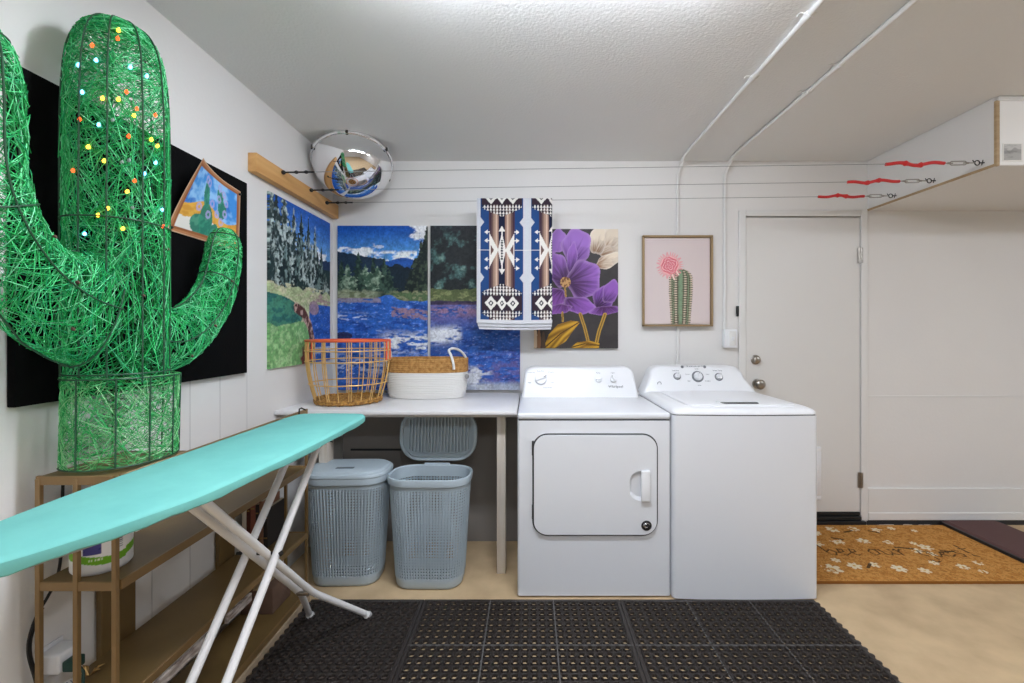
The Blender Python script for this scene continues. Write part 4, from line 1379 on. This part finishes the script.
# carton on the bottom shelf
cb = thing('carton', 'small brown carton on the bottom tier of the shelf unit', 'box', (-1.17, 2.0, .056))
bm = bmesh.new(); box(bm, -1.26, -1.12, 1.98, 2.13, .056, .17, .003); obj('box', bm, mat('carton', (116, 90, 74), .85, noise=(12, (100, 76, 62), 4)), cb)
bm = bmesh.new(); box(bm, -1.205, -1.16, 1.978, 2.132, .16, .1712); obj('tape', bm, mat('tape', (196, 170, 130), .3), cb)

# plug, cord, tag, foil bow
ad = thing('plug_adapter', 'white plug adapter with a dark green plug in the wall outlet behind the shelf unit', 'adapter', (-1.29, 1.245, .40))
bm = bmesh.new(); box(bm, XL + .0005, XL + .006, 1.203, 1.275, .355, .44, .002); obj('outlet_plate', bm, M['plastic'], ad)
bm = bmesh.new(); box(bm, XL + .006, XL + .062, 1.206, 1.272, .378, .43, .006, 3); obj('adapter_body', bm, M['plastic'], ad)
bm = bmesh.new(); box(bm, XL + .063, XL + .093, 1.214, 1.25, .380, .408, .004, 2); tube(bm, [(XL + .09, 1.232, .387), (XL + .108, 1.228, .372), (XL + .112, 1.222, .345)], .004, 8); obj('green_plug', bm, mat('dark_green_plug', (26, 66, 58), .5), ad)
bm = bmesh.new()
pts = [(-1.296, 1.2627, 0.8732), (-1.296, 1.26, 0.7688), (-1.296, 1.2573, 0.6594), (-1.296, 1.2467, 0.61), (-1.296, 1.2183, 0.572), (-1.296, 1.1937, 0.5447), (-1.296, 1.1747, 0.4947), (-1.296, 1.1747, 0.4534), (-1.296, 1.1865, 0.4032), (-1.296, 1.1985, 0.3467), (-1.296, 1.2234, 0.2464)]
dense = []
for a, b in zip(pts, pts[1:]):
    for k in range(4):
        f = k / 4
        dense.append(tuple(a[j] + (b[j] - a[j]) * f for j in range(3)))
dense.append(pts[-1])
for _ in range(3):
    dense = [dense[0]] + [tuple((dense[i - 1][j] + 2 * dense[i][j] + dense[i + 1][j]) / 4 for j in range(3)) for i in range(1, len(dense) - 1)] + [dense[-1]]
tube(bm, dense, .0036, 8)
tube(bm, [(p[0] + .002, p[1] + .004, p[2] - .002) for p in dense[18:]], .0026, 6)
tag(obj('power_cord', bm, M['black']), 'black power cord dropping down the left wall beside the shelf unit', 'cord')
fb = thing('foil_bow', 'crumpled gold foil bow on the lower shelf near the plug adapter', 'bow', (-1.225, 1.262, .331))
bm = bmesh.new()
rng = random.Random(11)
for k in range(9):
    a = rng.uniform(0, 2 * math.pi)
    L = rng.uniform(.02, .036)
    c0 = Vector((-1.222, 1.262, .336))
    d = Vector((math.cos(a), math.sin(a), rng.uniform(.1, .9)))
    n_ = d.cross(Vector((0, 0, 1))).normalized() * rng.uniform(.004, .009)
    m1, m2 = c0 + d * L * .55 + Vector((0, 0, .006)), c0 + d * L
    vs = [bm.verts.new(p) for p in (c0, m1 + n_, m2, m1 - n_, m1 + Vector((0, 0, .004)))]
    for tri in ((0, 1, 4), (1, 2, 4), (2, 3, 4), (3, 0, 4), (0, 3, 2, 1)):
        bm.faces.new([vs[t] for t in tri])
obj('foil', bm, mat('gold_foil', (196, 158, 100), .3, metal=.8), fb, smooth=False)
tg = thing('paper_tag', 'white paper tag lying on the lower shelf under the green plug', 'tag', (-1.26, 1.225, .331))
bm = bmesh.new()
m = Matrix.Translation((-1.252, 1.225, .3335)) @ Matrix.Rotation(R(-25), 4, 'Z') @ Matrix.Rotation(R(12), 4, 'Y')
box(bm, -.018, .018, -.026, .026, 0, .0015, .0004, 1, m); obj('card', bm, mat('tag_card', (226, 224, 220), .7), tg)
bm = bmesh.new()
for k in range(5):
    box(bm, -.012, .010 - .004 * (k % 2), -.018 + .008 * k, -.0155 + .008 * k, .0015, .0018, 0, 1, m)
obj('print_lines', bm, M['grey'], tg)

# ------------------------------------------------------------------ ironing board
IZ = .935
ib = thing('ironing_board', 'ironing board with a turquoise cover and white tube legs in front of the shelf unit', 'ironing board', (-.86, 1.3, 0))
def outline(n=56):
    """plan of the board: square rounded tail at the far end, nose towards the camera"""
    far_x, near_x, ye = -1.012, -.692, 1.975
    right = [(-.735, 1.972), (-.712, 1.955), (-.697, 1.92), (-.693, 1.85), (-.691, 1.6), (-.697, 1.35), (-.712, 1.15), (-.728, 1.0), (-.757, .90), (-.793, .80), (-.83, .725), (-.865, .675), (-.895, .635)]
    left = [(-.94, .655), (-.975, .705), (-1.0, .79), (-1.015, .90), (-1.022, 1.02), (-1.024, 1.2), (-1.02, 1.5), (-1.014, 1.8), (-1.008, 1.92), (-.99, 1.96), (-.96, 1.975), (-.85, 1.982)]
    return right + left
OL = outline()
oc = (sum(p[0] for p in OL) / len(OL), sum(p[1] for p in OL) / len(OL))
def sm(pts, k=3):
    out = []
    n = len(pts)
    for i in range(n):
        p0, p1, p2, p3 = pts[i - 1], pts[i], pts[(i + 1) % n], pts[(i + 2) % n]
        for j in range(k):
            t = j / k
            out.append(tuple(.5 * (2 * p1[d] + (p2[d] - p0[d]) * t + (2 * p0[d] - 5 * p1[d] + 4 * p2[d] - p3[d]) * t * t + (3 * p1[d] - p0[d] - 3 * p2[d] + p3[d]) * t ** 3) for d in (0, 1)))
    return out
OLS = sm(OL, 4)
def ins(d, z, wob=0.0):
    out = []
    n = len(OLS)
    for i, p in enumerate(OLS):
        a, b = OLS[i - 1], OLS[(i + 1) % n]
        t = Vector((b[0] - a[0], b[1] - a[1])).normalized()
        nrm = Vector((-t.y, t.x))
        if nrm.dot(Vector((oc[0] - p[0], oc[1] - p[1]))) < 0:
            nrm = -nrm
        w = wob * (math.sin(i * .9) + .6 * math.sin(i * 2.3 + 1))
        out.append((p[0] + nrm.x * d, p[1] + nrm.y * d, z + w))
    return out
bm = bmesh.new()
loft(bm, [ins(.03, IZ - .029, .0015), ins(.007, IZ - .031, .002), ins(.001, IZ - .027, .0016), ins(-.001, IZ - .016, .0008), ins(.000, IZ - .008), ins(.006, IZ - .0025), ins(.016, IZ)])
obj('cover', bm, M['teal'], ib)
bm = bmesh.new(); loft(bm, [ins(.024, IZ - .038), ins(.020, IZ - .029)]); obj('steel_deck', bm, mat('deck_grey', (150, 150, 150), .5, metal=.3), ib)
# leg frame with the double tube: from the near end up high to splayed feet by the hampers
bm = bmesh.new()
for s, x0, xf in ((1, -.845, -.736), (-1, -.891, -.985)):
    pts = [(x0, 1.14, .888), (x0, 1.40, .634), (x0, 1.70, .341), (x0 + s * .002, 1.755, .287), (x0 + s * .008, 1.79, .255), (xf, 2.03, .030)]
    tube(bm, pts, .0125, 14)
b2 = obj('leg', bm, M['legwhite'], ib)
bm = bmesh.new(); box(bm, -.89, -.842, 1.73, 1.742, .283, .297, .002); obj('cross_tie', bm, M['nickel'], b2)
for x, y in ((-.733, 2.036), (-.988, 2.036)):
    bm = bmesh.new(); lathe(bm, [(0, 0), (.013, .001), (.0155, .004), (.0155, .03), (.013, .034), (0, .034)], (x, y - .002, .022), 14, (.1 if x > -.85 else -.1, .75, -.5)); obj('foot_cap', bm, M['legwhite'], b2)
# outer leg frame: two tubes leaning the other way, feet towards the camera
bm = bmesh.new()
for s, x0 in ((1, -.818), (-1, -.914)):
    pts = [(x0, 1.80, .888), (x0, 1.46, .566), (x0, 1.10, .226), (x0 + s * .01, 1.02, .15), (x0 + s * .1, .88, .034)]
    tube(bm, pts, .0125, 14)
tube(bm, [(-.905, 1.79, .886), (-.827, 1.79, .886)], .009, 10)
b3 = obj('leg', bm, M['legwhite'], ib)
bm = bmesh.new(); tube(bm, [(-.945, 1.466, .575), (-.797, 1.466, .575)], .0052, 10)
lathe(bm, [(0, .004), (.006, .003), (.009, 0), (.009, -.002), (0, -.002)], (-.801, 1.466, .575), 12, (1, 0, 0))
obj('pivot_bolt', bm, M['darkmetal'], b3)
for x, y in ((-.716, .876), (-1.016, .876)):
    bm = bmesh.new(); lathe(bm, [(0, 0), (.013, .001), (.0155, .004), (.0155, .03), (.013, .034), (0, .034)], (x, y, .018), 14, (.3 if x > -.85 else -.3, -.75, .4)); obj('foot_cap', bm, M['legwhite'], b3)
bm = bmesh.new()
tube(bm, [(-.80, 1.15, .892), (-.80, 1.82, .892)], .006, 8); tube(bm, [(-.93, 1.15, .892), (-.93, 1.82, .892)], .006, 8)
tube(bm, [(-.935, 1.165, .889), (-.795, 1.165, .889)], .009, 10)
obj('slide_rail', bm, M['darkmetal'], ib)
bm = bmesh.new()
tube(bm, [(-.775, 1.72, .89), (-.768, 1.74, .872), (-.764, 1.76, .862)], .0028, 6)
obj('release_lever', bm, M['darkmetal'], ib)
bm = bmesh.new()
tube(bm, [(-1.006, 1.95, IZ - .03), (-1.008, 1.985, IZ - .01), (-1.006, 1.985, IZ + .016), (-.996, 1.982, IZ + .020), (-.975, 1.978, IZ + .012)], .0032, 8)
obj('end_hook', bm, M['darkmetal'], ib)

# ------------------------------------------------------------------ green light-up cactus
CXP = -1.172
gc = thing('light_up_cactus', 'tall green mesh cactus with wire frame and coloured lights standing on the shelf unit', 'decoration', (CXP, 1.3, .921))
M['strand'] = paint_mat('green_strand', .55, .3)
M['cwire'] = mat('dark_green_wire', (38, 82, 56), .5)
class Lobe:
    """tube with an oval section: centre line (y, z), half widths in the plane, half depths across it"""
    def __init__(s, pts, cap_end=True):
        s.p = pts
        s.n = len(pts) - 1
    def at(s, t, th, k=1.0):
        t = min(max(t, 0), 1) * s.n
        i = min(int(t), s.n - 1)
        f = t - i
        def cr(j):
            p0, p1, p2, p3 = s.p[max(i - 1, 0)][j], s.p[i][j], s.p[i + 1][j], s.p[min(i + 2, s.n)][j]
            return .5 * (2 * p1 + (p2 - p0) * f + (2 * p0 - 5 * p1 + 4 * p2 - p3) * f * f + (3 * p1 - p0 - 3 * p2 + p3) * f ** 3)
        def dcr(j):
            return (s.p[i + 1][j] - s.p[i][j]) * .5 + .5 * (s.p[min(i + 1 + (f > .5), s.n)][j] - s.p[max(i - (f <= .5), 0)][j]) * .5
        y, z, a, d = cr(0), cr(1), max(cr(2), .003), max(cr(3), .003)
        ty, tz = dcr(0), dcr(1)
        L = math.hypot(ty, tz) or 1
        ny, nz = tz / L, -ty / L
        c, sn = math.cos(th), math.sin(th)
        # slightly squared oval
        e = .9
        cc = math.copysign(abs(c) ** e, c); ss = math.copysign(abs(sn) ** e, sn)
        return Vector((CXP + d * k * ss, y * .989 + ny * a * k * cc, z + nz * a * k * cc))
trunk = Lobe([(1.31, 1.15, .113, .111), (1.31, 1.40, .115, .112), (1.31, 1.62, .115, .112), (1.31, 1.84, .113, .113), (1.31, 1.98, .110, .109), (1.31, 2.075, .100, .100), (1.31, 2.135, .078, .078), (1.31, 2.164, .042, .042), (1.31, 2.168, .006, .006)])
base = Lobe([(1.325, .927, .137, .113), (1.327, 1.03, .138, .113), (1.33, 1.165, .14, .113)])
arm_r = Lobe([(1.38, 1.262, .108, .075), (1.49, 1.262, .100, .070), (1.605, 1.315, .086, .062), (1.70, 1.415, .074, .06), (1.748, 1.53, .070, .058), (1.764, 1.62, .062, .054), (1.768, 1.672, .036, .034), (1.769, 1.686, .006, .006)])
arm_l = Lobe([(1.23, 1.35, .160, .085), (1.14, 1.378, .138, .085), (1.06, 1.44, .092, .078), (.995, 1.54, .086, .074), (.968, 1.65, .090, .070), (.965, 1.80, .088, .068), (.968, 1.90, .066, .056), (.970, 1.955, .028, .026), (.970, 1.962, .006, .006)])
rng = random.Random(5)
def strands(name, lobe, count, span_t, span_th, parent, cols, w=.0010, tmin=0.0, tmax=1.0, slack=.0):
    V, F, C = [], [], []
    for q in range(count):
        t0 = rng.uniform(tmin, tmax); th0 = rng.uniform(0, 2 * math.pi)
        dt = rng.uniform(-span_t, span_t); dth = rng.uniform(-span_th, span_th)
        col = lin(cols[rng.randrange(len(cols))])
        br_ = rng.uniform(.75, 1.15)
        k0, k1 = rng.uniform(.93, 1.015), rng.uniform(.93, 1.015)
        ns = 5
        rings = []
        for j in range(ns + 1):
            f = j / ns
            t = t0 + dt * f
            if t < tmin or t > tmax:
                t = max(tmin, min(tmax, t))
            k = k0 + (k1 - k0) * f - slack * math.sin(math.pi * f)
            rings.append(lobe.at(t, th0 + dth * f, k))
        for j in range(ns):
            a, b = rings[j], rings[j + 1]
            d = b - a
            if d.length < 1e-5:
                continue
            d.normalize()
            u = d.orthogonal().normalized(); v = d.cross(u)
            bi = len(V)
            for p in (a, b):
                for m_ in range(3):
                    an = 2 * math.pi * m_ / 3
                    V.append(p + (u * math.cos(an) + v * math.sin(an)) * w)
                    C.append((col[0] * br_, col[1] * br_, col[2] * br_, 1))
            for m_ in range(3):
                m2 = (m_ + 1) % 3
                F.append((bi + m_, bi + m2, bi + 3 + m2, bi + 3 + m_))
    me = bpy.data.meshes.new(name)
    me.from_pydata([tuple(v) for v in V], [], F)
    ca = me.color_attributes.new('Col', 'FLOAT_COLOR', 'POINT')
    ca.data.foreach_set('color', np.array(C, np.float32).ravel())
    me.materials.append(M['strand'])
    finish(me, True)
    o = bpy.data.objects.new(name, me)
    COL.objects.link(o)
    o.parent = parent
    o.matrix_parent_inverse = Matrix.Translation(-parent.location)
    return o
G = [(40, 180, 94), (60, 198, 112), (24, 158, 80), (92, 216, 142), (40, 174, 112), (128, 228, 168)]
strands('trunk_mesh', trunk, 1700, .22, 2.4, gc, G, slack=.03)
strands('base_mesh', base, 900, .6, 1.3, gc, [(52, 180, 96), (110, 206, 130), (40, 166, 84), (160, 222, 160)], w=.0008)
strands('arm_mesh', arm_r, 1050, .2, 2.4, gc, G, slack=.03)
strands('arm_mesh', arm_l, 1350, .2, 2.4, gc, G, slack=.03)
def frame_wires(name, lobe, ts, ths, r=.0022):
    bm = bmesh.new()
    for th in ths:
        tube(bm, [lobe.at(k / 30, th, 1.005) for k in range(31)], r, 6)
    for t in ts:
        tube(bm, [lobe.at(t, 2 * math.pi * k / 28, 1.005) for k in range(28)], r, 6, closed=True)
    return obj(name, bm, M['cwire'], gc)
frame_wires('wire_frame', trunk, (.02, .235), [R(a) for a in (0, 40, 80, 110, 150, 180, 230, 310)])
frame_wires('wire_frame', base, (0, .98), [R(a) for a in (0, 45, 75, 105, 140, 180, 240, 300)])
frame_wires('wire_frame', arm_r, (.02, .5, .8), [R(a) for a in (0, 90, 180, 270)])
frame_wires('wire_frame', arm_l, (.02, .4, .8), [R(a) for a in (0, 90, 180, 270)])
# lights wound inside the trunk
BULB = {'r': mat('red_bulb', (235, 70, 40), .3, emit=((255, 70, 30), 1.6)), 'y': mat('amber_bulb', (250, 190, 60), .3, emit=((255, 180, 50), 2.4)),
        'b': mat('blue_bulb', (120, 190, 240), .3, emit=((110, 190, 255), 2.0)), 'w': mat('unlit_bulb', (196, 206, 214), .25)}
bulbs = {'r': [(2.042, 2.96), (2.076, 2.43), (1.935, 2.25), (1.843, -3.13), (1.898, 2.04), (1.817, 2.21), (1.904, 1.6), (1.71, -3.0), (1.595, 1.37), (1.7, 2.08)], 'y': [(2.102, 2.41), (1.903, 2.72), (1.909, 2.41), (1.829, 1.71), (1.739, 2.68), (1.667, 2.23), (1.595, 2.79), (1.566, 2.31), (1.615, 2.6), (1.819, 1.56), (1.772, 2.99), (1.877, 2.1)], 'b': [(1.987, -3.08), (2.002, 2.86), (2.003, 1.78), (2.007, 2.16), (1.915, 3.12), (1.769, 1.6), (1.727, 1.87), (1.642, 1.42), (1.545, 3.05), (1.832, 2.79)], 'w': [(1.743, 2.34), (1.626, 2.12), (1.752, 2.2), (1.85, 2.52)]}
for k, L in bulbs.items():
    for (bz, th) in L:
        lo, hi = 0.0, 1.0
        for _ in range(24):
            mid = (lo + hi) / 2
            if trunk.at(mid, th, .97).z < bz:
                lo = mid
            else:
                hi = mid
        p = trunk.at(lo, th, .97)
        bm = bmesh.new()
        lathe(bm, [(0, -.0042), (.0034, -.0034), (.0043, .0), (.0031, .005), (.0, .010)], p, 8, (.6, -.5, .4))
        obj('bulb', bm, BULB[k], gc)
for (lb, t, th) in ((arm_l, .18, 1.5), (arm_l, .12, 2.2), (arm_l, .3, .8), (arm_r, .3, 1.4), (arm_r, .5, 1.7), (arm_r, .15, 1.0), (trunk, .12, 1.9), (trunk, .2, 1.2)):
    p = lb.at(t, th, .99)
    bm = bmesh.new()
    lathe(bm, [(0, -.005), (.004, -.004), (.0045, .0), (.003, .006), (.0, .012)], p, 8, (.7, -.4, -.3))
    obj('bulb_socket', bm, mat('socket', (96, 70, 60), .5), gc)

# ------------------------------------------------------------------ floor mats
def rubber_mat(x0, x1, y0, y1, label, tiles, through, scallop, nx_tile=8):
    root = thing('rubber_mat', label, 'mat', ((x0 + x1) / 2, (y0 + y1) / 2, 0), 'perforated black rubber mats')
    bm = bmesh.new()
    H, bd = .012, .016
    pitch = .305 / nx_tile
    nx = int(round((x1 - x0 - 2 * bd) / pitch)); ny = int(round((y1 - y0 - 2 * bd) / pitch))
    px, py = (x1 - x0 - 2 * bd) / nx, (y1 - y0 - 2 * bd) / ny
    V, F = [], []
    NS = 8
    ca = [(math.cos(2 * math.pi * (k + .5) / NS), math.sin(2 * math.pi * (k + .5) / NS)) for k in range(NS)]
    sq = []
    for k in range(NS):
        c, s = ca[k]
        m = max(abs(c), abs(s))
        sq.append((c / m * .5, s / m * .5))
    for j in range(ny):
        for i in range(nx):
            cx, cy = x0 + bd + (i + .5) * px, y0 + bd + (j + .5) * py
            b = len(V)
            rings = [[(cx + a * px, cy + c * py, H - .0060) for a, c in sq],
                     [(cx + a * .0178, cy + c * .0178, H - .0060) for a, c in ca],
                     [(cx + a * .0160, cy + c * .0160, H + .0012) for a, c in ca],
                     [(cx + a * .0128, cy + c * .0128, H) for a, c in ca],
                     [(cx + a * .0110, cy + c * .0110, H - .004) for a, c in ca],
                     [(cx + a * .0110, cy + c * .0110, .001) for a, c in ca]]
            for rg in rings:
                V += rg
            for q in range(len(rings) - 1):
                for k in range(NS):
                    k2 = (k + 1) % NS
                    F.append((b + q * NS + k, b + q * NS + k2, b + (q + 1) * NS + k2, b + (q + 1) * NS + k))
            # corners between the octagon-mapped square: the ring already touches the cell border
    me = bpy.data.meshes.new('perforated_sheet')
    me.from_pydata(V, [], F)
    me.materials.append(M['rubber'])
    finish(me, True)
    o = bpy.data.objects.new('perforated_sheet', me)
    COL.objects.link(o)
    o.parent = root
    o.matrix_parent_inverse = Matrix.Translation(-root.location)
    # fill strips at the cell corners (underside web) and border
    bm = bmesh.new()
    for j in range(ny + 1):
        y = y0 + bd + j * py
        box(bm, x0 + bd, x1 - bd, y - .0045, y + .0045, .002, H - .0068)
    for i in range(nx + 1):
        x = x0 + bd + i * px
        box(bm, x - .0062, x + .0062, y0 + bd, y1 - bd, .0015, H - .0070)
    obj('web', bm, M['rubber'], root)
    bm = bmesh.new()
    for (a, b_, c, d) in ((x0, x1, y0, y0 + bd), (x0, x1, y1 - bd, y1), (x0, x0 + bd, y0 + bd, y1 - bd), (x1 - bd, x1, y0 + bd, y1 - bd)):
        box(bm, a, b_, c, d, 0.001, H - .002, .002, 1)
    for j in range(ny):                      # scalloped edge
        for x in scallop:
            lathe(bm, [(.012, 0.001), (.012, H - .002), (.009, H), (0, H)], (x + (.004 if x == x0 else -.004), y0 + bd + (j + .5) * py, 0), 10)
    obj('edge', bm, M['rubber'], root)
    if not through:
        bm = bmesh.new(); box(bm, x0 + bd, x1 - bd, y0 + bd, y1 - bd, .001, .0022); obj('backing', bm, M['rubber_floor'], root)
    if tiles:
        bm = bmesh.new()
        for i in range(1, 3):
            x = x0 + bd + i * px * nx / 3
            box(bm, x - .0022, x + .0022, y0 + .004, y1 - .004, H - .006, H - .0012)
        k = ny
        while k > 0:
            k -= nx_tile
            if k > 0:
                y = y0 + bd + k * py
                box(bm, x0 + .004, x1 - .004, y - .0022, y + .0022, H - .006, H - .0012)
        obj('tile_seam', bm, M['seamgrey'], root)
    return root
rubber_mat(-1.043, -.5045, 1.20, 2.172, 'black rubber mat under the ironing board, left of the other two, without tile seams', False, False, (-1.043,))
rubber_mat(-.503, .4255, 1.20, 2.172, 'black rubber mat of square tiles in front of the dryer, middle of the three', True, True, ())
rubber_mat(.4265, 1.354, 1.20, 2.172, 'black rubber mat of square tiles with knobbly edge, in front of the washer', True, True, (1.354,))

# doormat
DMX0, DMX1, DMY0, DMY1 = 1.40, 2.705, 2.318, 2.985
def doormat(S, T):
    X, Y = DMX0 + (DMX1 - DMX0) * S, DMY1 - (DMY1 - DMY0) * T
    n = fbm(X * 60, Y * 60, 3, 4)
    c = np.zeros(S.shape + (3,)) + A((204, 148, 80))
    c = mixc(c, step(.4, .65, n), A((184, 126, 62)))
    c = mixc(c, step(.6, .75, fbm(X * 180, Y * 180, 5, 2)) * .6, A((112, 72, 34)))
    white, dk = A((236, 226, 198)), A((58, 44, 30))
    worn = fbm(X * 40, Y * 40, 9, 3)
    def flower(c, x, y, r, k):
        dx, dy = X - x, Y - y
        d, a = np.hypot(dx, dy), np.arctan2(dy, dx)
        m = (d < r * (.45 + .55 * np.abs(np.cos(a * 3 + k)) ** .8)) & (worn > .38)
        c = mixc(c, m * .9, white)
        return mixc(c, (d < r * .2) * .9, A((206, 160, 70)))
    F1 = [(1.94, 2.92, .05), (2.08, 2.925, .04), (2.22, 2.91, .04), (2.33, 2.935, .028), (1.80, 2.87, .045), (1.64, 2.88, .04), (1.52, 2.9, .045), (2.45, 2.9, .022), (1.86, 2.75, .05), (2.02, 2.76, .045), (2.16, 2.745, .035), (1.72, 2.73, .045), (1.58, 2.75, .045), (1.46, 2.72, .04), (2.3, 2.73, .025), (1.50, 2.46, .05), (1.62, 2.44, .06), (1.76, 2.47, .045), (1.88, 2.48, .035), (1.70, 2.53, .03), (1.98, 2.44, .045), (2.10, 2.42, .035), (2.22, 2.5, .03), (2.34, 2.46, .035), (2.46, 2.5, .03), (2.40, 2.41, .025), (1.47, 2.58, .04), (2.24, 2.64, .04), (2.33, 2.68, .045), (2.30, 2.60, .03)]
    for k, (x, y, r) in enumerate(F1):
        c = flower(c, x, y, r * .88, k * 1.3)
    leaf = [(1.99, 2.88, 2.05, 2.90), (1.86, 2.80, 1.91, 2.78), (1.82, 2.45, 1.86, 2.49), (2.15, 2.68, 2.24, 2.66), (2.16, 2.90, 2.20, 2.87), (2.36, 2.62, 2.44, 2.63)]
    for (a, b, e, f) in leaf:
        c = mixc(c, (seg_dist(X, Y, [(a, b), (e, f)]) < .008) * .9, dk)
    # cursive lettering: bee our guest
    def script(c, x, y, s, strokes):
        for st in strokes:
            c = mixc(c, ((seg_dist(X, Y, [(x + s * p, y + s * q) for p, q in st]) < .0048) & (worn > .36)) * .85, dk)
        return c
    b_ = [(0, 1.0), (.05, .1), (.25, 0), (.4, .25), (.25, .45), (.08, .3)]
    e_ = [(0, .2), (.25, .28), (.28, .45), (.12, .5), (.04, .2), (.18, 0), (.4, .15)]
    o_ = [(.2, .48), (.02, .3), (.12, .02), (.34, .12), (.36, .4), (.2, .48), (.5, .42)]
    u_ = [(0, .45), (.04, .08), (.2, 0), (.36, .2), (.38, .45), (.38, .1), (.5, .05)]
    r_ = [(0, .4), (.1, .48), (.1, 0), (.14, .3), (.3, .48), (.42, .4)]
    g_ = [(.34, .4), (.12, .46), (.04, .2), (.2, .05), (.36, .3), (.36, -.3), (.16, -.42), (.05, -.25)]
    s_ = [(.3, .42), (.1, .45), (.08, .28), (.28, .18), (.2, 0), (.0, .05)]
    t_ = [(.12, .9), (.12, .06), (.3, .0)]
    t2 = [(0, .6), (.3, .62)]
    S_ = .15
    x = 1.705
    for L in ((b_,), (e_,), (e_,)):
        c = script(c, x, 2.585, S_, L); x += S_ * .46
    x += .04
    for L in ((o_,), (u_,), (r_,)):
        c = script(c, x, 2.585, S_, L); x += S_ * .52
    x += .04
    for L in ((g_,), (u_,), (e_,), (s_,), (t_, t2)):
        c = script(c, x, 2.57, S_, L); x += S_ * .46
    return c
dmat = painted('doormat', M['coir'], doormat, lambda S, T: (DMX0 + (DMX1 - DMX0) * S, DMY1 - (DMY1 - DMY0) * T, .015 + .0012 * vnoise(S * 200, T * 110, 3)), 420, 210, thick=(0, 0, -.0145), edge=(150, 98, 46))
tag(dmat, 'tan coir doormat with white daisies and script lettering, in front of the door', 'doormat')
bmt = thing('ramp_mat', 'dark brown vinyl mat with black edging against the wall, right of the doormat', 'mat', (2.9, 2.6, 0))
bm = bmesh.new()
loft(bm, [[(2.722, 2.0, z), (3.085, 2.0, z), (3.085, 3.008, z), (2.722, 3.008, z)] for z in (.006, .03)] + [[(2.742, 2.02, .04), (3.065, 2.02, .04), (3.065, 3.0, .04), (2.742, 3.0, .04)]])
obj('mat_surface', bm, M['brownmat'], bmt, smooth=False)
bm = bmesh.new()
box(bm, 2.708, 2.74, 1.99, 3.008, .0005, .031, .004); box(bm, 3.066, 3.095, 1.99, 3.008, .0005, .031, .004); box(bm, 2.72, 3.09, 1.985, 2.012, .0005, .031, .004)
obj('edging', bm, M['black'], bmt)
